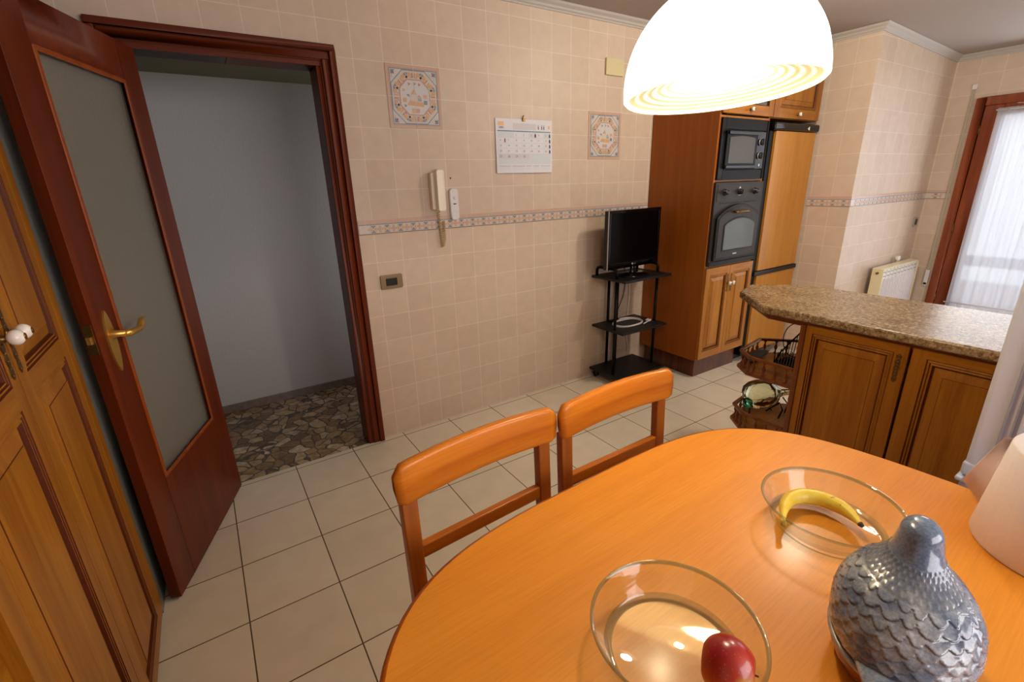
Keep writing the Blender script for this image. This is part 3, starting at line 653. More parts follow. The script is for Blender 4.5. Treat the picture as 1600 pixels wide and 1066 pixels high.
dd = panel_door('door', FW, -.014, ww-.004, 1.89, 2.395, [(.055, ww-.07, 1.955, 2.33)], wu, M_OAK, M_OAKX, .02).obj('door', wu)
knob(FW, .30, 1.92, .02, .014).obj('knob', dd, smooth=True)

# ------------------------------------------------------------------ peninsula
pn = thing('peninsula_cabinet', 'honey oak base cabinet of the peninsula with moulded doors', 'cabinet', (1.19, -1.655, 0))
m = MB(); m.box(.022, .56, -1.60, 0, .10, .868, M_OAKY); m.box(.05, .53, -1.58, -.02, 0, .10, M_PLINTH); m.box(0, .022, -.022, 0, .10, .868, M_SPIND); m.obj('cabinet_body', pn, .002)
FP = fr((.022, 0, 0), (0, -1, 0), (0, 0, 1), (-1, 0, 0))
d_1 = panel_door('door', FP, .026, .394, .11, .874, [(.052, .350, .155, .835)], pn, M_OAK, M_OAKY, scale=1.0).obj('door', pn)
escutcheon(FP, .368, .775, .115, .022).obj('escutcheon', d_1)
panel_door('door', FP, .404, .80, .11, .874, [(.450, .756, .155, .835)], pn, M_OAK, M_OAKY).obj('door', pn)
panel_door('door', FP, .81, 1.20, .11, .874, [(.85, 1.156, .155, .835)], pn, M_OAK, M_OAKY).obj('door', pn)
oct_ = [(1.20, -1.655), (1.20, -1.43), (1.27, -1.34), (1.52, -1.30), (1.68, -1.47), (1.68, -1.655)]
FZ = fr((0, 0, 0), (1, 0, 0), (0, 1, 0), (0, 0, 1))
ctop = [(1.16, -3.25), (1.16, -1.485), (1.365, -1.25), (1.56, -1.19), (1.77, -1.39), (1.78, -3.25)]
def inset(P, d):
    c = Vector((sum(p[0] for p in P)/len(P), sum(p[1] for p in P)/len(P))); out = []
    n = len(P)
    for i in range(n):
        a, b, c_ = Vector(P[i-1]), Vector(P[i]), Vector(P[(i+1) % n])
        t1, t2 = (b-a).normalized(), (c_-b).normalized(); n1, n2 = Vector((t1.y, -t1.x)), Vector((t2.y, -t2.x))
        bis = (n1+n2).normalized(); out.append(tuple(b+bis*d/max(.3, bis.dot(n1))))
    return out
m = MB()
for (d, z0, z1) in ((.040, .855, .868), (.030, .868, .876), (.022, .876, .884)):
    m.prism([p for p in inset(ctop, d)], FZ, z0, z1, M_SPIND)
at(m, pn).obj('cornice_moulding', pn, .002)
ct = MB(); ct.prism(ctop, FZ, .8845, .922, M_GRAN); ct = ct.obj('granite_worktop', None, .010, 3); tag(ct, 'brown speckled granite worktop with angled end on the peninsula', 'worktop')
# open octagonal shelves with spindle galleries
def gallery(zb, zr, label):
    s = thing('gallery_shelf', label, 'shelf', (1.45, -1.5, zb), 0, 'open shelves on the end of the peninsula')
    m = MB(); m.prism(oct_, FZ, zb, zb+.018, M_SPIND); m.prism(inset(oct_, .03), FZ, zb-.0, zb+.02, M_OAKX); at(m, s).obj('shelf_board', s, .004)
    m = MB(); P = [(p[0], p[1], zr) for p in inset(oct_, .012)]
    for a, b in zip(P, P[1:]):
        a, b = Vector(a), Vector(b); t = (b-a).normalized(); n = Vector((t.y, -t.x, 0)); m.obox(a-n*.009-t*.004, (b-a)+t*.008, n*.018, (0, 0, .013), M_SPIND)
    at(m, s).obj('gallery_rail', s, .003)
    h = zr-zb-.018
    for a, b, k in ((P[0], P[1], 4), (P[1], P[2], 2), (P[2], P[3], 4), (P[3], P[4], 4), (P[4], P[5], 3)):
        for i in range(k):
            t = (i+.5)/k if k > 2 else (i+.05)/k; x = a[0]+(b[0]-a[0])*t; y = a[1]+(b[1]-a[1])*t; m = MB()
            m.lathe([(0, 0), (.008, 0), (.008, h*.06), (.004, h*.12), (.0035, h*.25), (.0078, h*.42), (.0085, h*.5), (.0078, h*.58), (.0035, h*.76), (.004, h*.88), (.008, h*.94), (.008, h), (0, h)], (x, y, zb+.018), (0, 0, 1), M_SPIND, 12)
            at(m, s).obj('spindle', s)
    return s
gallery(.545, .632, 'upper octagonal shelf with turned spindle gallery on the peninsula end')
gallery(.240, .325, 'lower octagonal shelf with spindle gallery, holding the green glass jug')
# black iron napkin rack on the upper shelf
nk = thing('iron_rack', 'black wrought iron rack standing on the upper gallery shelf', 'rack', (1.47, -1.50, .565))
m = MB()
m.box(-.07, .07, -.065, .045, 0, .008, M_BLACK)
for i in range(8):
    y = -.055+i*.0137; zt = .20-.13*(i/7.)
    m.tube([(-.066, y, .006), (-.066, y, .07+.02*(i % 2))], .0022, M_BLACK, 6); m.tube([(-.03, y, .006), (-.01, y, zt)], .002, M_BLACK, 6)
m.tube([(-.06, .04, .01), (-.04, .03, .06), (-.01, 0, .12), (0, -.05, .20)], .004, M_BLACK, 8)
m.obj('rack_frame', nk)
m = MB(); m.tube([(.0, -.02+.065*math.cos(t), .13+.09*math.sin(t)) for t in [2*PI*i/28 for i in range(28)]], .0022, M_BLACK, 6, closed=True)
m.tube([(.04, -.06+.035*math.cos(t), .11+.045*math.sin(t)) for t in [2*PI*i/20 for i in range(20)]], .002, M_BLACK, 6, closed=True); m.obj('wire_loop', nk)
# wrought object lying behind the far gallery
bs = thing('bread_knife', 'dark patterned oven glove lying at the back of the upper gallery shelf', 'oven glove', (1.40, -1.38, .563))
bs.name = 'oven_glove'
m = MB(); vs = []; n1, n2 = 18, 10
for i in range(n1+1):
    t = i/n1; w = .035*math.sin(PI*min(1, t*1.05+.06))**.5+.004; hh = .016*math.sin(PI*min(1, t+.05))**.5
    for j in range(n2): a = 2*PI*j/n2; vs.append((-.09+.20*t, w*math.cos(a)+.02*math.sin(3*t), .018+hh*math.sin(a)+.012*t))
m.add(vs, [(i*n2+j, i*n2+(j+1) % n2, (i+1)*n2+(j+1) % n2, (i+1)*n2+j) for i in range(n1) for j in range(n2)]+[tuple(range(n2)), tuple(range(n1*n2, (n1+1)*n2))], pbr('dark_cloth', S(70, 62, 50), .85, var=.4, vscale=60, bump=.6, bscale=120), True); m.obj('glove_body', bs)

# green glass jug lying on a wire cradle
jg = thing('glass_jug', 'green glass jug lying on its side in a wire cradle on lower shelf', 'jug', (1.42, -1.42, .26))
A = Vector((.115, -.105, .022)); axv = A.normalized()
m = MB()
pr_ = [(0, -.108), (.03, -.106), (.062, -.092), (.085, -.06), (.094, -.02), (.092, .02), (.080, .055), (.055, .085), (.032, .105), (.022, .125), (.018, .16), (.018, .185), (.023, .19), (.023, .197)]
inn_ = [(max(r_-.004, 0), h if h > -.1 else h+.004) for r_, h in pr_][::-1]
m.lathe([(a*.86, b*.86) for a, b in pr_+[(0, .196)]], (0.004, .012, .108), axv, M_GGREEN, 48); jb = m.obj('jug_body', jg)
m = MB(); m.lathe([(0, -.04), (.02, -.03), (.03, 0), (.022, .02), (.012, .03)], (-.055, .040, .065), (.3, -.3, 1), glassmat('emerald_glass', (.1, .5, .3, 1)), 20); m.obj('jug_base', jg)['label'] = 'dark emerald thick glass foot'
m = MB()
m.tube([(.02, -.09, 0), (.03, -.10, .05), (.02, -.085, .09), (-.02, -.04, .035)], .004, M_BLACK, 8)
m.tube([(-.07, .02, .002), (-.05, .03, .035), (0, .02, .028), (.05, 0, .035), (.08, -.02, .002)], .0035, M_BLACK, 8)
m.tube([(.10, -.08, .002), (.10, -.09, .06), (.075, -.07, .10)], .0035, M_BLACK, 8); m.obj('wire_cradle', jg)

# ------------------------------------------------------------------ tv cart, tv, cables
tc_ = thing('media_cart', 'black three-shelf metal cart against the tiled wall', 'cart', (1.69, -.19, 0))
for z, dx, dy in ((.075, .245, .170), (.430, .235, .165), (.815, .245, .170)):
    m = MB(); m.box(-dx, dx, -dy, dy, z-.009, z+.009, M_SHELFBLK); m.obj('shelf', tc_, .003)
for px_, py_ in ((-.215, -.062), (.215, -.062), (-.075, .155), (.02, .155)):
    m = MB(); m.tube([(px_, py_, .05), (px_, py_, .815)], .011, M_BLACK, 12); m.obj('post', tc_)
for sx in (-1, 1):
    q_ = sx*.215; m = MB(); m.tube([(q_, -.062, .82), (q_, -.062, .865), (q_, -.054, .882), (q_, -.03, .888), (q_, .11, .888), (q_, .135, .882), (q_, .145, .865), (q_, .145, .82)], .011, M_BLACK, 12); m.obj('handle_loop', tc_)
for sx in (-1, 1):
    for sy in (-1, 1):
        m = MB(); m.tube([(sx*.2-.011, sy*.14, .026), (sx*.2+.011, sy*.14, .026)], .024, M_BLKPLA, 18); m.box(sx*.2-.008, sx*.2+.008, sy*.14-.012, sy*.14+.012, .028, .067, M_BLKPLA); m.obj('caster', tc_)
tv = thing('television', 'small flat black television on the top shelf of the cart', 'television', (1.685, -.20, .824), .05)
FT = fr((0, 0, 0), (1, 0, 0), (0, 0, 1), (0, -1, 0)); W2, Z0, Z1 = .278, .062, .470
m = MB(); m.prism([(-W2, Z0), (W2, Z0), (W2, Z1), (-W2, Z1)], FT, -.035, .0, M_BLKPLA); m.box(-.2, .2, .03, .06, .12, .42, M_BLKPLA); m.obj('housing', tv, .004)
m = MB()
for a, b, c, d in ((-W2, W2, Z1-.02, Z1), (-W2, W2, Z0, Z0+.045), (-W2, -W2+.02, Z0, Z1), (W2-.02, W2, Z0, Z1)): m.prism([(a, c), (b, c), (b, d), (a, d)], FT, 0, .010, M_BLKGLASS)
m.obj('bezel', tv, .003)
m = MB(); m.prism([(-W2+.02, Z0+.045), (W2-.02, Z0+.045), (W2-.02, Z1-.02), (-W2+.02, Z1-.02)], FT, 0, .003, M_SCREEN); m.obj('screen', tv)
m = MB(); m.prism([(-W2-.004, Z0), (-W2, Z0), (-W2, Z1), (-W2-.004, Z1)], FT, .002, .010, M_SILVER); m.obj('side_strip', tv)['label'] = 'silver edge strip'
m = MB(); m.lathe([(.0085, 0), (.0085, .001), (0, .001)], (-.016, -.010, Z0+.022), (0, -1, 0), M_SILVER, 18); put_text(m, 'LG', .018, FT, .010, Z0+.022, .0108, M_SILVER); m.obj('badge', tv)
m = MB(); m.lathe([(0, 0), (.15, 0), (.15, .006), (.13, .012), (.03, .016), (.022, .03), (.022, .07), (0, .07)], (0, 0, 0), (0, 0, 1), M_BLKGLASS, 40, 1, .7); m.obj('stand', tv)
def coil(mb, c, R, turns, rad, mt, ph=0):
    n = int(36*turns); mb.tube([(c[0]+(R+.006*math.sin(i*.21+ph))*math.cos(2*PI*i/36+ph), c[1]+(R*.62+.006*math.cos(i*.17))*math.sin(2*PI*i/36+ph), c[2]+.005+.0065*(i//36)+.003*math.sin(i*.5)) for i in range(n)], rad, mt, 8)
cb = thing('white_cable', 'coiled white aerial cable on the middle shelf of the cart', 'cable', (1.67, -.19, .4395))
m = MB(); coil(m, (0, 0, 0), .135, 2.3, .0042, M_WHITEPL); m.obj('cable_coil', cb)
m = MB(); m.tube([(.07, -.10, .01), (.12, -.09, .014), (.155, -.075, .014)], .0045, M_WHITEPL, 8); m.tube([(.15, -.078, .014), (.185, -.068, .014)], .009, M_WHITEPL, 12); m.tube([(.15, -.055, .014), (.18, -.05, .014)], .009, M_WHITEPL, 12); m.obj('plug', cb)
bc = MB(); bc.tube([(1.80, -.010, .85), (1.82, -.010, .70), (1.80, -.010, .60), (1.74, -.014, .50), (1.68, -.05, .455), (1.62, -.075, .4455)], .003, M_BLKPLA, 8); bc.box(1.60, 1.63, -.085, -.065, .4395, .455, M_BLKPLA); tag(bc.obj('black_cable'), 'thin black power lead hanging behind the television onto the middle shelf', 'cable')
wc = MB(); wc.tube([(1.86, -.012, .80), (1.87, -.012, .6), (1.855, -.012, .40), (1.86, -.012, .25), (1.885, -.012, .15), (1.87, -.012, .02)], .004, M_CREAMPL, 8); tag(wc.obj('aerial_lead'), 'cream lead running down the tiled wall behind the black cart', 'cable')

# ------------------------------------------------------------------ things on the back wall
FWB = fr((0, 0, 0), (1, 0, 0), (0, 0, 1), (0, -1, 0))
ca = thing('wall_calendar', 'white monthly wall calendar hung on the tiles by a clip', 'calendar', (.652, 0, 1.556))
w_, h_ = .427, .312
m = MB(); n = 12; vs = []
for i in range(n+1):
    t = i/n
    for (z) in (0, h_): vs.append((w_*t, -.006-.010*(1-z/h_)*(.4+.6*math.sin(PI*t)), z))
m.add(vs, [(2*i, 2*i+2, 2*i+3, 2*i+1) for i in range(n)], M_CALP)
vs2 = [(v[0], -.001, v[2]) for v in vs]; m.add(vs2, [(2*i, 2*i+2, 2*i+3, 2*i+1) for i in range(n)], M_CALP)
m.add([vs[0], vs[1], vs2[1], vs2[0]], [(0, 1, 2, 3)], M_CALP); m.add([vs[-2], vs[-1], vs2[-1], vs2[-2]], [(0, 1, 2, 3)], M_CALP)
m.add([v for v in vs if v[2] == 0]+[v for v in vs2 if v[2] == 0], [(i, i+1, n+2+i, n+1+i) for i in range(n)], M_CALP)
m.obj('sheet', ca)
FCA = fr((0, -.0070, 0), (1, 0, 0), (0, 0, 1), (0, -1, 0))
def cpt(x, z, k=0): return (x, -.0062-.010*(1-z/h_)*(.4+.6*math.sin(PI*x/w_))-.0006-k, z)
pm = MB()
def crect(x0, x1, z0, z1, mt, k=0):
    N_s = max(1, int((x1-x0)/.03)); M_s = max(1, int((z1-z0)/.06)); v = []
    for i in range(N_s+1):
        for j in range(M_s+1): v.append(cpt(x0+(x1-x0)*i/N_s, z0+(z1-z0)*j/M_s, k))
    pm.add(v, [(i*(M_s+1)+j, (i+1)*(M_s+1)+j, (i+1)*(M_s+1)+j+1, i*(M_s+1)+j+1) for i in range(N_s) for j in range(M_s)], mt)
def ctext(s_, size, x, z, mt):
    v, f_ = text_mesh(s_, size); pm.add([cpt(x+p.x, z+p.y, .0012) for p in v], f_, mt)
crect(.012, .415, .240, .245, M_CALT, .0002); crect(.018, .06, .272, .294, M_CALO, .0002); ctext('ABRIL', .015, .042, .261, M_INK)
crect(.125, .30, .252, .288, M_CALG, .0002)
for x in (.318, .345, .362): crect(x-.003, x+.003, .256, .275, M_INKD, .0004); crect(x-.002, x+.002, .277, .283, M_INK, .0004)
crect(.395, .41, .262, .28, M_CALO, .0002)
x0, cw, rh, zt = .014, .0573, .031, .236
crect(x0, x0+7*cw, .052, zt, M_CALL, .0001)
day = 1
for rr in range(6):
    for c in range(7):
        if rr == 0 and c < 2: continue
        if rr == 5 or (rr == 4 and c > 3): continue
        if day > 30: continue
        xa, za = x0+c*cw, zt-rr*rh
        crect(xa+.0015, xa+cw-.0015, za-rh+.003, za-.0015, M_CALG if (rr == 4) else M_CALP, .0002) if not (c in (4, 6) and rr == 0) else crect(xa+.0015, xa+cw-.0015, za-rh+.003, za-.0015, M_CALL, .0003)
        if (c == 6 and rr < 4) or (rr == 0 and c == 4) or (rr == 1 and c == 0):
            crect(xa+cw-.014, xa+cw-.003, za-rh+.004, za-rh+.022, M_INKD if c else M_INKR, .0006); crect(xa+cw-.011, xa+cw-.006, za-rh+.022, za-rh+.027, M_INKD, .0006)
        ctext(str(day), .016, xa+.017, za-.015, M_INKR if c in (5,) and rr < 2 else M_INK); day += 1
for a, b in ((.015, .1), (.11, .205), (.215, .255), (.27, .32), (.335, .41)):
    for k in range(4): crect(a, b-.01*(k % 2), .040-.008*k, .0415-.008*k, M_INK if k == 0 else M_CALG, .0003)
pm.obj('print', ca)
m = MB(); m.box(.196, .214, -.016, -.002, h_-.012, h_+.004, M_OLDBRASS); m.tube([(.205, -.004, h_), (.200, -.010, h_+.016), (.210, -.006, h_+.022), (.205, -.002, h_+.012)], .0022, M_OLDBRASS, 8); m.obj('clip', ca)

ph = thing('intercom_phone', 'cream intercom handset mounted on the wall tiles', 'intercom', (.225, 0, 1.35))
m = MB(); m.prism(rrect(-.030, .026, .012, .215, .010), FWB, 0, .034, M_CREAMPL); m.obj('base', ph, .004)
m = MB(); vs = []; prf = [(0, .030), (.012, .040), (.045, .060), (.10, .058), (.16, .060), (.205, .064), (.224, .052), (.232, .034)]
n_ = 12
outer = rrect(-.012, .042, 0, .232, .016, 5)
for p in outer: vs.append((p[0], -.030, p[1]))
def dep(z):
    t = z/.232; return .058+.010*(abs(t-.5)*2)**3
for p in outer: vs.append((p[0]*.94+.001, -dep(p[1]), p[1]*.98+.002))
k = len(outer); m.add(vs, [tuple(range(k)), tuple(range(k, 2*k))[::-1]]+[(i, (i+1) % k, k+(i+1) % k, k+i) for i in range(k)], M_CREAMPL); m.obj('handset', ph, .006, 3)
m = MB(); path = []
for i in range(330):
    t = i/329; a = 2*PI*30*t
    if t < .55: s_ = t/.55; cx, czz = .010+.016*s_, -.005-.20*s_
    else: s_ = (t-.55)/.45; cx, czz = .026+.014*min(1, s_*3), -.205+.15*s_
    path.append((cx+.008*math.cos(a), -.014+.008*math.sin(a), czz))
m.tube([(.005, -.03, .005)]+path, .0024, M_CORD, 6); m.obj('coiled_cord', ph)['label'] = 'beige coiled cord'
rc = thing('remote_control', 'slim white remote control in a holder right of the intercom', 'remote control', (.342, 0, 1.295))
m = MB(); m.prism(rrect(-.027, .027, 0, .180, .018, 6), FWB, 0, .020, M_WHITEPL); m.obj('remote_body', rc, .005, 3)
m = MB(); m.prism(rrect(-.022, .022, .004, .045, .01), FWB, .020, .022, M_WHITEPL); m.obj('holder', rc, .001)
m = MB(); m.prism(rrect(-.009, .009, .090, .096, .002), FWB, .020, .0215, M_INKD); m.obj('display_mark', rc)
m = MB(); m.lathe([(.008, 0), (.008, .001), (0, .001)], (0, -.020, .126), (0, -1, 0), M_CALG, 16); m.obj('button', rc)
hl = MB(); hl.lathe([(.0045, 0), (.0045, .002), (.002, .0015), (0, .001)], (.334, 0, 1.533), (0, -1, 0), M_BLACK, 12); tag(hl.obj('wall_plug'), 'tiny black screw plug in the tile above the remote control', 'screw')
sw = thing('light_switch', 'double light switch with champagne plate beside the doorway', 'switch', (-.086, 0, .935))
m = MB(); m.prism(rrect(-.066, .066, 0, .082, .010), FWB, 0, .009, M_CHAMP); m.obj('plate', sw, .003)
for a in (-.032, 0): m = MB(); m.prism(rrect(a+.001-.003, a+.031, .020, .062, .003), FWB, .009, .014, M_BLKPLA); m.obj('rocker', sw, .001)
jb_ = MB(); jb_.prism(rrect(1.535, 1.700, 2.170, 2.272, .004), FWB, 0, .014, M_BEIGEPL); tag(jb_.obj('junction_box_cover', None, .002), 'beige rectangular junction box cover high on the tiles near the lamp', 'cover plate')
sk = thing('wall_socket', 'small grey-framed dark socket on the alcove wall above the radiator', 'socket', (4.70, -.9, 1.0))
m = MB(); m.prism(rrect(-.042, .042, 0, .088, .008), FWB, 0, .010, M_SILVER); m.obj('plate', sk, .002)
m = MB(); m.prism(rrect(-.022, .022, .018, .070, .004), FWB, .010, .012, M_BLKPLA); m.obj('insert', sk)

# radiator
rd = thing('radiator', 'cream panel radiator under the socket behind the peninsula', 'radiator', (3.87, -.905, .12))
for k in range(10):
    x = .02+k*.074; m = MB()
    m.box(x, x+.068, -.105, -.035, .03, .50, M_RADW)
    m.box(x+.012, x+.018, -.112, -.103, .03, .49, M_RADW); m.box(x+.05, x+.056, -.112, -.103, .03, .49, M_RADW)
    m.obj('section', rd, .003)
m = MB(); m.box(0, .775, -.118, -.030, .575, .590, M_RAD); m.box(0, .02, -.118, -.03, 0, .585, M_RAD); m.box(.757, .777, -.118, -.03, 0, .585, M_RAD); m.obj('end_cover', rd, .006)
m = MB()
m.box(.02, .757, -.110, -.106, .50, .575, M_RADW)
for k in range(11): m.box(.02+k*.073-.006, .02+k*.073+.006, -.114, -.108, .50, .578, M_RAD)
for k in range(10):
    for zz in (.515, .548): m.box(.035+k*.073, .075+k*.073, -.113, -.1105, zz, zz+.010, M_GASKET)
m.obj('grille', rd)
m = MB(); m.tube([(.0, -.075, .55), (-.012, -.075, .55)], .010, M_OLDBRASS, 14); m.obj('bleed_screw', rd)
m = MB(); m.tube([(.50, -.02, .62), (.50, -.05, .62)], .022, M_PORC, 18); m.tube([(.50, -.03, .56), (.50, -.03, .62)], .008, M_SILVER, 10); m.obj('valve', rd)
for q_ in (.1, .6): m = MB(); m.box(q_, q_+.04, -.035, -.0, .42, .46, M_SILVER); m.obj('bracket', rd)

# ------------------------------------------------------------------ balcony door
w1 = sempty('window_1', (XR, WY0, 0))
m = MB()
def wf_(m, y0, y1, z0, z1, x0, x1, mt=M_WINWOOD): m.box(x0, x1, y1, y0, z0, z1, mt)
wf_(m, WY0, WY0-.065, 0, WZ, XR-.03, XR+.08); wf_(m, WY1+.065, WY1, 0, WZ, XR-.03, XR+.08); wf_(m, WY0-.065, WY1+.065, WZ-.065, WZ, XR-.03, XR+.08)
at(m, w1).obj('window_frame', w1, .006)
ymid = (WY0+WY1)/2
for a, b in ((WY0-.0655, ymid+.002), (ymid-.002, WY1+.0655)):
    m = MB(); wf_(m, a, a-.12, .01, WZ-.066, XR-.018, XR+.05); wf_(m, b+.12, b, .01, WZ-.066, XR-.018, XR+.05); wf_(m, a-.12, b+.12, WZ-.148, WZ-.066, XR-.018, XR+.05); wf_(m, a-.12, b+.12, .01, .14, XR-.018, XR+.05)
    sash = at(m, w1).obj('sash', w1, .004)
    m = MB(); wf_(m, a-.115, b+.115, .135, WZ-.145, XR+.018, XR+.024, M_PANE); at(m, w1).obj('pane', sash)
m = MB()
for z in (1.78, .95, .32): m.tube([(XR-.022, WY0-.066, z), (XR-.022, WY0-.066, z+.07)], .007, M_OLDBRASS, 10)
at(m, w1).obj('hinge', w1)
def curt(y0, y1, label):
    t = thing('sheer_curtain', label, 'curtain', (XR-.045, y0, .26), 0, 'white net curtains on the balcony door')
    m = MB(); n = 140; vs = []; L_ = abs(y1-y0)
    for i in range(n+1):
        s_ = i/n
        for j in range(13):
            z = 1.71*j/12; amp = .005+.016*(1-j/12)
            x = amp*math.sin(s_*L_*48+1.6*math.sin(s_*7)+.25*math.sin(j*.4))+amp*.35*math.sin(s_*L_*131+j*.2)+.003*math.sin(s_*L_*260)*(j/12)
            vs.append((x, -(s_*L_)*(1-.0*j), z))
    m.add(vs, [(i*13+j, (i+1)*13+j, (i+1)*13+j+1, i*13+j+1) for i in range(n) for j in range(12)], M_CURT, True)
    o = m.obj('curtain_cloth', t); sl = o.modifiers.new('s', 'SOLIDIFY'); sl.thickness = .0006
    m = MB(); m.tube([(.0, .01, 1.695), (0, -L_-.01, 1.695)], .006, M_WHITEPL, 10); m.obj('curtain_rod', t)
    m = MB(); m.tube([(-.024, .01, .075), (-.024, -L_-.01, .075)], .006, M_WHITEPL, 10); m.obj('lower_rod', t)
curt(WY0-.158, ymid+.06, 'white net curtain on the left leaf of the balcony door'); curt(ymid-.06, WY1+.115, 'white net curtain on the right leaf of the balcony door')
st = thing('blind_strap', 'thin pale grey roller blind strap beside the balcony door', 'blind strap', (XR, -1.065, .45))
m = MB(); m.box(-.016, -.013, -.007, .007, .09, 1.71, pbr('strap_webbing', S(176, 168, 146), .8)); m.obj('strap', st)
m = MB(); m.box(-.020, 0, -.016, .016, 0, .15, M_WHITEPL); m.box(-.0215, -.019, -.012, .012, .01, .03, M_BLKPLA); m.obj('winder', st, .002)
m = MB(); m.box(-.022, 0, -.016, .016, 1.69, 1.73, M_WHITEPL); m.obj('guide', st, .002)
# balcony outside
m = MB(); m.box(XR+.14, XR+1.5, -3.6, .2, -.12, -.02, pbr('balcony_tile', S(170, 150, 130), .6)); struct(m, 'floor_balcony')
m = MB(); m.box(XR+1.40, XR+1.5, -3.6, .2, -.02, .30, pbr('balcony_parapet', S(225, 222, 215), .7)); struct(m, 'wall_balcony')
br_ = MB(); br_.box(XR+1.42, XR+1.48, -3.6, .2, .47, .58, pbr('balcony_rail', S(100, 100, 102), .5, metal=.4)); tag(br_.obj('balcony_railing'), 'grey balcony rail seen dimly through the net curtain', 'railing')

# ------------------------------------------------------------------ white fridge at the right edge
rf = thing('white_fridge', 'white fridge freezer at right edge in front of the peninsula', 'fridge', (.62, -2.37, 0))
FR = fr((0, 0, 0), (0, -1, 0), (0, 0, 1), (-1, 0, 0))       # front faces -x
m = MB(); m.box(.055, .535, -.548, -.004, .03, 1.84, M_WHITEAPP); m.box(.06, .52, -.53, -.02, 0, .03, M_BLKPLA); m.obj('fridge_body', rf, .006)
def fdoor(z0, z1, name):
    m = MB(); m.box(.004, .050, -.550, -.002, z0, z1, M_WHITEAPP); d = m.obj(name, rf, .012, 4)
    m = MB(); m.box(-.0015, .006, -.052, -.047, z0+.03, z1-.004, M_GASKET); m.box(-.0015, .006, -.068, -.064, z0+.03, z1-.004, M_GASKET); m.obj('groove', d)
    m = MB(); m.box(-.006, .006, -.535, -.075, z0+.012, z1-.012, M_WHITEAPP); m.obj('front_skin', d, .006, 3)
    return d
d = fdoor(.735, 1.84, 'upper_door'); fdoor(.05, .700, 'lower_door')
m = MB(); m.box(.001, .055, -.553, .001, .720, .760, M_WHITEAPP); m.obj('door_cap', rf, .008, 3)
m = MB(); m.box(-.006, .05, -.06, .006, .702, .716, M_WHITEAPP); m.obj('hinge', rf, .005)

# ------------------------------------------------------------------ dining table
TX, TY, TA, TB = -.1976, -2.5573, .712, .7198
tb = thing('dining_table', 'large oval honey-coloured wooden dining table in the foreground', 'table', (TX, TY, 0), .0328)
def sup(a, b, n=96, e=3.655): 
    o_ = []
    for i in range(n):
        t = 2*PI*i/n; c, s_ = math.cos(t), math.sin(t)
        o_.append((a*math.copysign(abs(c)**(2/e), c), b*math.copysign(abs(s_)**(2/e), s_)))
    return o_
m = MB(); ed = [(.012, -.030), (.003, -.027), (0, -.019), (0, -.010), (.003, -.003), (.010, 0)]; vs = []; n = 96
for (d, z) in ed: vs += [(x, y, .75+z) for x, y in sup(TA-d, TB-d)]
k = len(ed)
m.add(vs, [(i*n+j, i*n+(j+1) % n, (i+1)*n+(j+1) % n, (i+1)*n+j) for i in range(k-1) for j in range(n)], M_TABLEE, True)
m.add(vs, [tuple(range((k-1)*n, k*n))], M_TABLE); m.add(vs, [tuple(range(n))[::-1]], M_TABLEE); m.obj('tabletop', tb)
m = MB(); m.box(-.57, .57, -.47, -.45, .63, .722, M_TABLEE); m.box(-.57, .57, .45, .47, .63, .722, M_TABLEE); m.box(-.57, -.55, -.45, .45, .63, .722, M_TABLEE); m.box(.55, .57, -.45, .45, .63, .722, M_TABLEE); m.obj('apron', tb)
for sx in (-1, 1):
    for sy in (-1, 1): m = MB(); m.box(sx*.56-.03, sx*.56+.03, sy*.46-.03, sy*.46+.03, 0, .72, M_CHAIRZ); m.obj('leg', tb, .008)

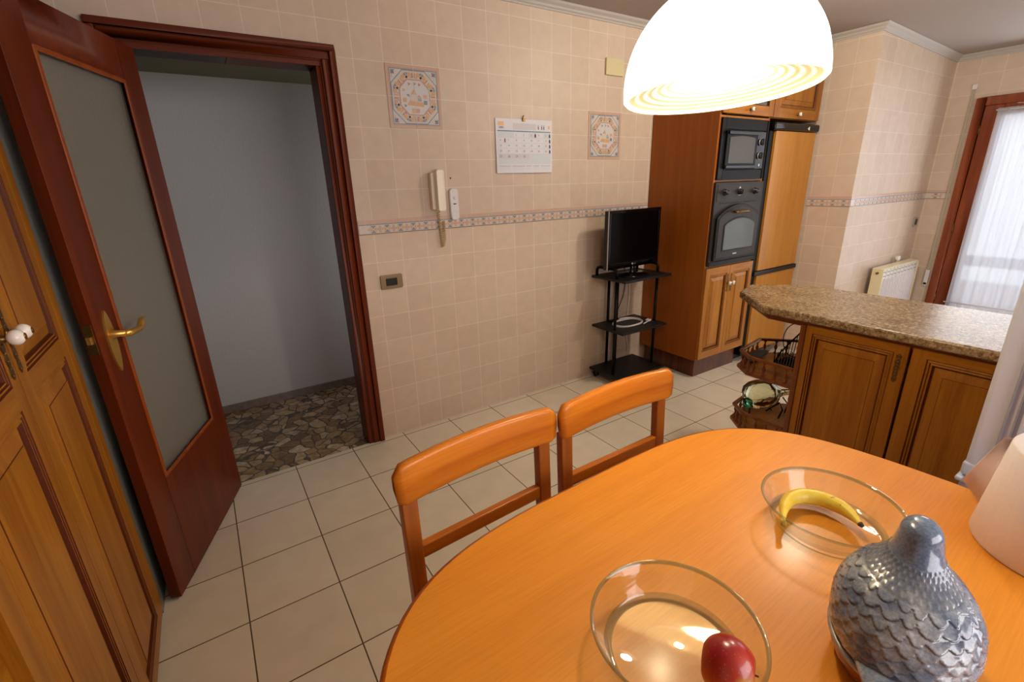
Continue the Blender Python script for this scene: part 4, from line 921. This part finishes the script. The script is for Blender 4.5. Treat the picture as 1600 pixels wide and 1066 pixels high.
# ------------------------------------------------------------------ chairs
def make_chair():
    t = thing('dining_chair', '', 'chair', (0, 0, 0), 0, 'wooden dining chairs tucked under the table')
    HW = .240
    # curved top rail: local y=0 at the back posts, sitter towards -y
    m = MB(); n = 24; vs = []
    def bow(x): return .014*(1-(x/HW)**2)       # middle bows away from the table
    sec = []
    for i in range(n+1):
        x = -HW+2*HW*i/n; e = min(1, (HW-abs(x))/.018); e = math.sqrt(max(0, 1-(1-e)**2))
        zt = .900+.010*(1-(x/HW)**2); zb = .800+.006*(1-(x/HW)**2); hgt = (zt-zb)/2*(.72+.28*e); zc = (zt+zb)/2-.006*(1-e); th = .0135*(.55+.45*e)
        tap = 1-.0*abs(x)
        for a in range(16):
            t_ = 2*PI*a/16; c, s_ = math.cos(t_), math.sin(t_)
            yy = th*math.copysign(abs(c)**.45, c); zz = hgt*math.copysign(abs(s_)**.22, s_)
            vs.append((x*(1-.018*(zz < 0)), bow(x)+yy+.0*zz+.06*(zz), zc+zz))
    m.add(vs, [(i*16+j, i*16+(j+1) % 16, (i+1)*16+(j+1) % 16, (i+1)*16+j) for i in range(n) for j in range(16)]+[tuple(range(16)), tuple(range(n*16, (n+1)*16))[::-1]], M_CHAIR, True)
    m.obj('top_rail', t)
    def yb(z): return .006+.015*max(0, (z-.45)/.4)-.035*max(0, (.45-z)/.45)*-1
    for sx in (-1, 1):
        m = MB(); P = [0, .2, .45, .62, .75, .806]; vs = []
        for z in P:
            w = .020 if z > .4 else .018; x = sx*.205; y = yb(z)
            vs += [(x-w, y-.014, z), (x+w, y-.014, z), (x+w, y+.014, z), (x-w, y+.014, z)]
        m.add(vs, [(i*4+j, i*4+(j+1) % 4, (i+1)*4+(j+1) % 4, (i+1)*4+j) for i in range(len(P)-1) for j in range(4)]+[(0, 1, 2, 3), tuple(range(len(P)*4-4, len(P)*4))], M_CHAIRZ); m.obj('back_leg', t, .004)
        m = MB(); m.box(sx*.200-.018, sx*.200+.018, -.40, -.364, 0, .44, M_CHAIRZ); m.obj('front_leg', t, .004)
    m = MB(); m.box(-.187, .187, yb(.63)-.011, yb(.63)+.011, .622, .662, M_CHAIR); m.obj('lower_rail', t, .005)
    m = MB(); m.box(-.22, .22, -.41, .0, .435, .455, M_CHAIR); m.box(-.19, .19, -.015, .003, .38, .436, M_CHAIRZ); m.box(-.18, .18, -.395, -.375, .38, .436, M_CHAIRZ)
    m.box(-.205, -.19, -.37, -.01, .38, .436, M_CHAIRZ); m.box(.19, .205, -.37, -.01, .38, .436, M_CHAIRZ); m.obj('seat', t, .005)
    for q_ in (-.205, .19): m = MB(); m.box(q_, q_+.015, -.37, -.01, .20, .225, M_CHAIRZ); m.obj('stretcher', t)
    return t
ch = make_chair(); ch.location = (-.463, -1.715, 0); ch.rotation_euler = (0, 0, .06); ch['label'] = 'wooden dining chair with curved top rail, nearer the doorway'
c2 = ch.copy(); COL.objects.link(c2); c2.location = (.020, -1.712, 0); c2.rotation_euler = (0, 0, .01); c2['label'] = 'wooden dining chair with curved top rail, nearer the peninsula'
for x in list(ch.children):
    y = x.copy(); COL.objects.link(y); y.parent = c2

# ------------------------------------------------------------------ bowls and fruit
def bowl(x, y, label):
    t = thing('glass_bowl', label, 'bowl', (x, y, .75), 0, 'clear glass dishes on the table')
    po = [(0, 0), (.098, 0), (.106, .002), (.112, .008), (.124, .038), (.1312, .055), (.1350, .0575), (.1365, .0600), (.1350, .0625), (.1322, .062)]
    pi_ = [(.1295, .058), (.119, .038), (.107, .012), (.100, .0065), (0, .006)]
    m = MB(); m.lathe(po[:2], (0, 0, .0005), (0, 0, 1), M_GLASS, 96); m.lathe(po[1:4], (0, 0, .0005), (0, 0, 1), M_GRIM, 96); m.lathe(po[3:6], (0, 0, .0005), (0, 0, 1), M_GLASS, 96); m.lathe(po[5:]+pi_[:1], (0, 0, .0005), (0, 0, 1), M_GRIM, 96); m.lathe(pi_, (0, 0, .0005), (0, 0, 1), M_GLASS, 96); m.obj('dish', t); return t
bowl(.083, -2.281, 'round clear glass dish holding the banana'); bowl(-.436, -2.284, 'round clear glass dish holding the red apple')
def pix(px, py, z):
    d = f+r2*((px-800)/(F*1000))-u2*((py-533)/(F*1000)); C_ = M.translation; t = (z-C_.z)/d.z; return C_+d*t
def banana_mat():
    m, nt, b = newmat('banana_skin'); N = nt.nodes; L = nt.links; tc = N.new('ShaderNodeTexCoord')
    n = N.new('ShaderNodeTexNoise'); n.inputs['Scale'].default_value = 38; n.inputs['Detail'].default_value = 3; L.new(tc.outputs['Object'], n.inputs['Vector'])
    cr = ramp(nt, [(.28, S(84, 52, 20)), (.34, S(222, 190, 50)), (.75, S(232, 206, 84))]); L.new(n.outputs['Fac'], cr.inputs[0]); L.new(cr.outputs[0], b.inputs['Base Color'])
    b.inputs['Roughness'].default_value = .4; return m
bn = thing('banana', 'single ripe yellow banana lying in the glass dish', 'banana', (.09, -2.27, .757))
kp = [(1224, 816, .006), (1224, 806, .007), (1226, 792, .0135), (1235, 780, .0185), (1254, 775, .0205), (1281, 779, .021), (1309, 790, .0195), (1328, 803, .0145), (1340, 815, .008), (1345, 820, .005)]
pts = [(pix(a, b, .780), c) for a, b, c in kp]
def catmull(P, k=6):
    out = []
    for i in range(len(P)-1):
        p0, p1, p2, p3 = P[max(i-1, 0)], P[i], P[i+1], P[min(i+2, len(P)-1)]
        for j in range(k):
            t = j/k; out.append(tuple(.5*((2*b)+(-a+c)*t+(2*a-5*b+4*c-d_)*t*t+(-a+3*b-3*c+d_)*t**3) for a, b, c, d_ in zip(p0, p1, p2, p3)))
    out.append(P[-1]); return out
PP = catmull([(*p, c) for p, c in pts])
m = MB(); m.tube([(p[0]-.09, p[1]+2.27, p[2]-.757) for p in PP], [p[3] for p in PP], banana_mat(), 6); bo = m.obj('banana_body', bn); sb = bo.modifiers.new('s', 'SUBSURF'); sb.levels = 2; sb.render_levels = 2
tipm = pbr('banana_tip', S(60, 44, 26), .7)
m = MB(); p = PP[-1]; q_ = PP[-3]; dv = (Vector(p[:3])-Vector(q_[:3])).normalized(); p = Vector(p[:3])-Vector((.09, -2.27, .757)); m.tube([p-dv*.002, p+dv*.005], [.006, .004], tipm, 10); m.obj('tip', bn)
m = MB(); p = Vector(PP[0][:3])-Vector((.09, -2.27, .757)); m.tube([p+Vector((-.0, -.0, 0)), p-(Vector(PP[3][:3])-Vector(PP[0][:3])).normalized()*.008], [.0065, .006], pbr('banana_stem', S(150, 140, 60), .6), 10); m.obj('stem', bn)
def apple_mat():
    m, nt, b = newmat('apple_skin'); N = nt.nodes; L = nt.links; tc = N.new('ShaderNodeTexCoord')
    mp = N.new('ShaderNodeMapping'); mp.inputs['Scale'].default_value = (14, 14, 9); L.new(tc.outputs['Object'], mp.inputs[0])
    n = N.new('ShaderNodeTexNoise'); n.inputs['Scale'].default_value = 1.6; n.inputs['Detail'].default_value = 4; L.new(mp.outputs[0], n.inputs['Vector'])
    sp = N.new('ShaderNodeSeparateXYZ'); L.new(tc.outputs['Object'], sp.inputs[0])
    g = mth(nt, 'ADD', mth(nt, 'MULTIPLY', n.outputs['Fac'], 1), mth(nt, 'ADD', mth(nt, 'MULTIPLY', sp.outputs[1], 7.), mth(nt, 'MULTIPLY', mth(nt, 'SUBTRACT', sp.outputs[2], .052), 9.)))
    cr = ramp(nt, [(.18, S(206, 160, 70)), (.34, S(186, 62, 40)), (.75, S(150, 24, 30))]); L.new(g, cr.inputs[0])
    v = N.new('ShaderNodeTexVoronoi'); v.inputs['Scale'].default_value = 190; L.new(tc.outputs['Object'], v.inputs['Vector'])
    s2 = ramp(nt, [(.10, (1, 1, 1, 1)), (.16, (0, 0, 0, 1))]); L.new(v.outputs['Distance'], s2.inputs[0])
    mx = N.new('ShaderNodeMix'); mx.data_type = 'RGBA'; L.new(mth(nt, 'MULTIPLY', s2.outputs[0], .5), mx.inputs[0]); L.new(cr.outputs[0], mx.inputs[6]); mx.inputs[7].default_value = S(224, 160, 110)
    L.new(mx.outputs[2], b.inputs['Base Color']); b.inputs['Roughness'].default_value = .28; b.inputs['Coat Weight'].default_value = .3; return m
AR = .0425
ac = pix(1138, 1041, .757+AR)
ap = thing('apple', 'red apple with a yellow blush lying in the glass dish', 'apple', (ac.x, ac.y, .7565))
m = MB(); pf = []; axa = Vector((.45, -.85, .1)).normalized()
for i in range(33):
    t = PI*i/32; rr = AR*math.sin(t)*(1.0+.05*math.cos(t)); h = -AR*.96*math.cos(t)*(1-.26*math.exp(-(math.sin(t)/.30)**2)); pf.append((rr, h))
m.lathe(pf, (0, 0, AR), axa, apple_mat(), 48); m.obj('apple_body', ap, smooth=True)
m = MB(); c_ = Vector((0, 0, AR)); m.tube([tuple(c_+axa*AR*.66), tuple(c_+axa*AR*.9), tuple(c_+axa*AR*.95)], .0014, tipm, 8); m.obj('stem', ap)
ap.rotation_euler = (0, 0, 0)

# ------------------------------------------------------------------ ceramic pigeon tureen
def bird_mat():
    m, nt, b = newmat('blue_grey_glaze'); N = nt.nodes; L = nt.links; tc = N.new('ShaderNodeTexCoord')
    n = N.new('ShaderNodeTexNoise'); n.inputs['Scale'].default_value = 20; n.inputs['Detail'].default_value = 6; n.inputs['Roughness'].default_value = .6; L.new(tc.outputs['Object'], n.inputs['Vector'])
    cr = ramp(nt, [(.34, S(82, 100, 134)), (.66, S(196, 202, 210)), (.46, S(128, 142, 162)), (.56, S(160, 168, 178))]); L.new(n.outputs['Fac'], cr.inputs[0])
    n2 = N.new('ShaderNodeTexNoise'); n2.inputs['Scale'].default_value = 260; n2.inputs['Detail'].default_value = 2; L.new(tc.outputs['Object'], n2.inputs['Vector'])
    c2 = ramp(nt, [(.4, (.7, .7, .74, 1)), (.58, (1, 1, 1, 1))]); L.new(n2.outputs['Fac'], c2.inputs[0])
    mx = N.new('ShaderNodeMix'); mx.data_type = 'RGBA'; mx.blend_type = 'MULTIPLY'; mx.inputs[0].default_value = .8; L.new(cr.outputs[0], mx.inputs[6]); L.new(c2.outputs[0], mx.inputs[7])
    at_ = N.new('ShaderNodeAttribute'); at_.attribute_name = 'head'; m3 = N.new('ShaderNodeMix'); m3.data_type = 'RGBA'; L.new(at_.outputs['Fac'], m3.inputs[0]); L.new(mx.outputs[2], m3.inputs[6])
    m4 = N.new('ShaderNodeMix'); m4.data_type = 'RGBA'; m4.blend_type = 'MULTIPLY'; m4.inputs[0].default_value = 1; m4.inputs[6].default_value = S(112, 130, 156); L.new(c2.outputs[0], m4.inputs[7]); L.new(m4.outputs[2], m3.inputs[7])
    a5 = N.new('ShaderNodeAttribute'); a5.attribute_name = 'glaze_pool'; m6 = N.new('ShaderNodeMix'); m6.data_type = 'RGBA'; L.new(mth(nt, 'MULTIPLY', a5.outputs['Fac'], .75), m6.inputs[0]); L.new(m3.outputs[2], m6.inputs[6]); m6.inputs[7].default_value = S(46, 54, 70)
    L.new(m6.outputs[2], b.inputs['Base Color']); b.inputs['Roughness'].default_value = .22; b.inputs['Coat Weight'].default_value = .7; b.inputs['Coat Roughness'].default_value = .06; return m
BX, BY = -.154, -2.484
bd = thing('pigeon_tureen', 'blue-grey glazed ceramic pigeon tureen with scaled feathers on the table', 'ceramic bird', (BX, BY, .75), 0)
hd = Vector((.95, .30, 0)).normalized(); sd = Vector((-hd.y, hd.x, 0))
secs = [(.052, .080, .102, -.012), (.060, .086, .108, -.010), (.080, .090, .112, -.006), (.105, .089, .108, 0), (.125, .082, .097, .006), (.140, .071, .084, .014), (.152, .057, .069, .024), (.163, .044, .054, .034), (.176, .035, .043, .042), (.190, .0305, .037, .047), (.203, .028, .034, .050), (.214, .0255, .031, .052), (.222, .020, .025, .053), (.2265, .012, .014, .054), (.228, .0005, .0005, .054)]
SS = catmull(secs, 14); m = MB(); nA = 240; vs = []; heads = []; crevs = []
for i, (z, rs, rl, off) in enumerate(SS):
    for j in range(nA):
        a = 2*PI*j/nA; c, s_ = math.cos(a), math.sin(a)
        d = 0; crev = 0
        if z < .150:      # overlapping scale feathers
            row = (z-.05)/.0115+.45*noise.noise(Vector((2.2*c, 2.2*s_, z*25+7))); ri = math.floor(row); fz = row-ri; per = 24 if z < .13 else 20
            aa = a*per/(2*PI)+(.5 if ri % 2 else 0)+.35*noise.noise(Vector((3*c, 3*s_, z*30))); fa = abs((aa % 1)-.5)*2
            edge = fz-(.08+.62*fa**2.); d = .0034*max(0, 1-max(0, edge)*1.1) if edge > 0 else .0006*fz
            crev = max(0, 1-abs(edge+.08)/.16)
        elif z < .176:
            d = .0016*max(0, math.sin(a*34+(math.floor(z/.0052) % 2)*PI))*abs(math.sin(z*PI/.0052)); crev = .55-.5*d/.0016
        P = hd*(off+(rl+d)*c)+sd*((rs+d)*s_); beak = 0
        wob = .002*noise.noise(Vector((P.x*30, P.y*30, z*30)))
        vs.append((P.x+wob, P.y+wob, z+.0)); heads.append(min(1, max(0, (z-.158)/.02))); crevs.append(crev)
k = len(SS); m.add(vs, [(i*nA+j, i*nA+(j+1) % nA, (i+1)*nA+(j+1) % nA, (i+1)*nA+j) for i in range(k-1) for j in range(nA)], bird_mat(), True)
me = bpy.data.meshes.new('bird'); me.from_pydata(m.v, [], m.f); me.materials.append(m.mats[0])
for p in me.polygons: p.use_smooth = True
at2 = me.attributes.new('head', 'FLOAT', 'POINT')
for i, h in enumerate(heads): at2.data[i].value = h
at3 = me.attributes.new('glaze_pool', 'FLOAT', 'POINT')
for i, h in enumerate(crevs): at3.data[i].value = h
bo = bpy.data.objects.new('lid_body', me); COL.objects.link(bo); bo.parent = bd
m = MB(); c = hd*.088+Vector((0, 0, .196)); m.lathe([(.012, 0), (.010, .012), (.005, .024), (0, .030)], c, (hd+Vector((0, 0, -.25))), MATS['blue_grey_glaze'], 16); m.obj('beak', bd)
M_BROWNG = pbr('brown_glazed_base', S(128, 72, 44), .3, coat=.3, var=.25, vscale=40, bump=.6, bscale=120)
m = MB(); n = 72; vs = []; bp_ = [(.058, .066, 0), (.074, .088, .004), (.081, .100, .02), (.083, .104, .036), (.081, .104, .046), (.076, .098, .049)]
for (rs, rl, z) in bp_:
    for j in range(n): a = 2*PI*j/n; P = hd*(-.012+rl*math.cos(a)*(1+.01*math.sin(18*a)))+sd*(rs*math.sin(a)*(1+.01*math.sin(18*a))); vs.append((P.x, P.y, z))
m.add(vs, [(i*n+j, i*n+(j+1) % n, (i+1)*n+(j+1) % n, (i+1)*n+j) for i in range(len(bp_)-1) for j in range(n)], M_BROWNG, True); m.add(vs, [tuple(range(n))[::-1], tuple(range(5*n, 6*n))], M_BROWNG); m.obj('basket_base', bd)['label'] = 'brown glazed base'
m = MB(); m.tube([tuple(hd*(-.012+.110*math.cos(2*PI*j/72))+sd*(.0860*math.sin(2*PI*j/72))+Vector((0, 0, .049))) for j in range(72)], .0045, pbr('grey_rim_glaze', S(150, 150, 150), .3, coat=.4, var=.3, vscale=200), 8, closed=True); m.obj('rim', bd)
m = MB(); vs = []
for i in range(9):
    t = i/8; w = .05*(1-.35*t); z = .060+.02*t; cc = -hd*(.10+.075*t)
    for a in range(14): th = 2*PI*a/14; P = cc+sd*(w*math.cos(th)); vs.append((P.x, P.y, z+.010*(1-.5*t)*math.sin(th)))
m.add(vs, [(i*14+j, i*14+(j+1) % 14, (i+1)*14+(j+1) % 14, (i+1)*14+j) for i in range(8) for j in range(14)]+[tuple(range(14)), tuple(range(8*14, 9*14))], MATS['blue_grey_glaze'], True); m.obj('tail', bd)

# ------------------------------------------------------------------ paper roll
pr = thing('paper_roll', 'big white paper towel roll standing on the table by the fridge', 'paper roll', (.368, -2.590, .75))
m = MB(); m.lathe([(.020, 0), (.136, 0), (.139, .004), (.118, .214), (.115, .218), (.020, .218), (.020, 0)], (0, 0, .0005), (0, 0, 1), M_PAPER, 72); m.obj('roll_body', pr)
m = MB(); m.lathe([(.0185, .001), (.0185, .219), (.020, .219), (.020, .001)], (0, 0, 0), (0, 0, 1), M_CARD, 32); m.obj('core', pr)
m = MB()
A0 = pix(1588, 684, .966); A1 = pix(1536, 790, .80); B0 = pix(1569, 684, .965); B1 = pix(1503, 749, .772)
o = Vector((.368, -2.590, .75)); n = 10; vs = []
for i in range(n+1):
    t = i/n; top = A0.lerp(B0, t); bot = A1.lerp(B1, t); bl = .006*math.sin(PI*t)
    vs += [tuple(top-o+Vector((0, .0, 0))), tuple(top.lerp(bot, .5)-o+Vector((bl, bl, 0))), tuple(bot-o)]
m.add(vs, [(i*3+j, (i+1)*3+j, (i+1)*3+j+1, i*3+j+1) for i in range(n) for j in range(2)], M_SHEET, True)
sh = m.obj('loose_sheet', pr); s_ = sh.modifiers.new('s', 'SOLIDIFY'); s_.thickness = .0008

# ------------------------------------------------------------------ pendant lamp
LR = .222; lc = Vector((.147, -1.858, 1.683)); nn = Vector((.0037, .080, 1)).normalized()
lp = thing('pendant_lamp', 'large lit white opal glass dome pendant lamp over the table', 'pendant lamp', tuple(lc))
m = MB(); po = []
for i in range(25):
    t = PI/2*i/24; po.append((LR*math.cos(t)**.92 if i < 24 else .012, .012+LR*.98*math.sin(t)))
outer_ = [(LR-.006, -.004), (LR, .002)]+po
m.lathe(outer_, (0, 0, 0), nn, M_SHADE, 72); m.obj('glass_dome', lp)
m = MB(); prf = [(LR-.006, -.004), (LR-.010, .0)]
for i in range(60):
    t = i/59; rr = (LR-.012)-(LR-.012-.075)*t; prf.append((rr, .004+.030*t+.0010*math.sin(t*2*PI*6.5)*(1-.4*t)))
prf += [(.070, .06), (.055, .10), (.03, .13), (0, .14)]
m.lathe(prf, (0, 0, 0), nn, M_INNER, 72); m.obj('ribbed_reflector', lp)
m = MB(); m.lathe([(.032*math.sin(PI*i/14), .040-.032*math.cos(PI*i/14)) for i in range(15)], (0, 0, 0), nn, M_BULB, 24); m.obj('bulb', lp)
m = MB(); m.lathe([(.030, .222), (.030, .245), (.018, .262), (.008, .270)], (0, 0, 0), nn, M_WHITEPL, 24); m.tube([tuple(nn*.26), (.02, .04, .55), (.02, .04, cz(0)+CT-1.683-.02)], .0035, M_WHITEPL, 8); m.obj('cord', lp)
m = MB(); m.lathe([(0, 0), (.05, 0), (.05, -.015), (.03, -.03), (0, -.03)], (.02, .04, cz(0)+CT-1.683-.001), (0, 0, 1), M_WHITEPL, 28); m.obj('ceiling_rose', lp)
# round ceiling lamp further in (just above the frame)
cl2 = thing('ceiling_lamp', 'round flush ceiling lamp between the peninsula and the oven column', 'ceiling lamp', (1.95, -1.5, cz(1.95)+CT))
m = MB(); m.lathe([(0, 0), (.16, 0), (.165, -.02), (.15, -.04)], (0, 0, -.0005), (0, 0, 1), M_WHITEPL, 48); m.obj('base', cl2)
m = MB(); m.lathe([(.15, -.04), (.13, -.06), (.08, -.075), (0, -.08)], (0, 0, 0), (0, 0, 1), M_TUBE, 48); m.obj('diffuser', cl2)
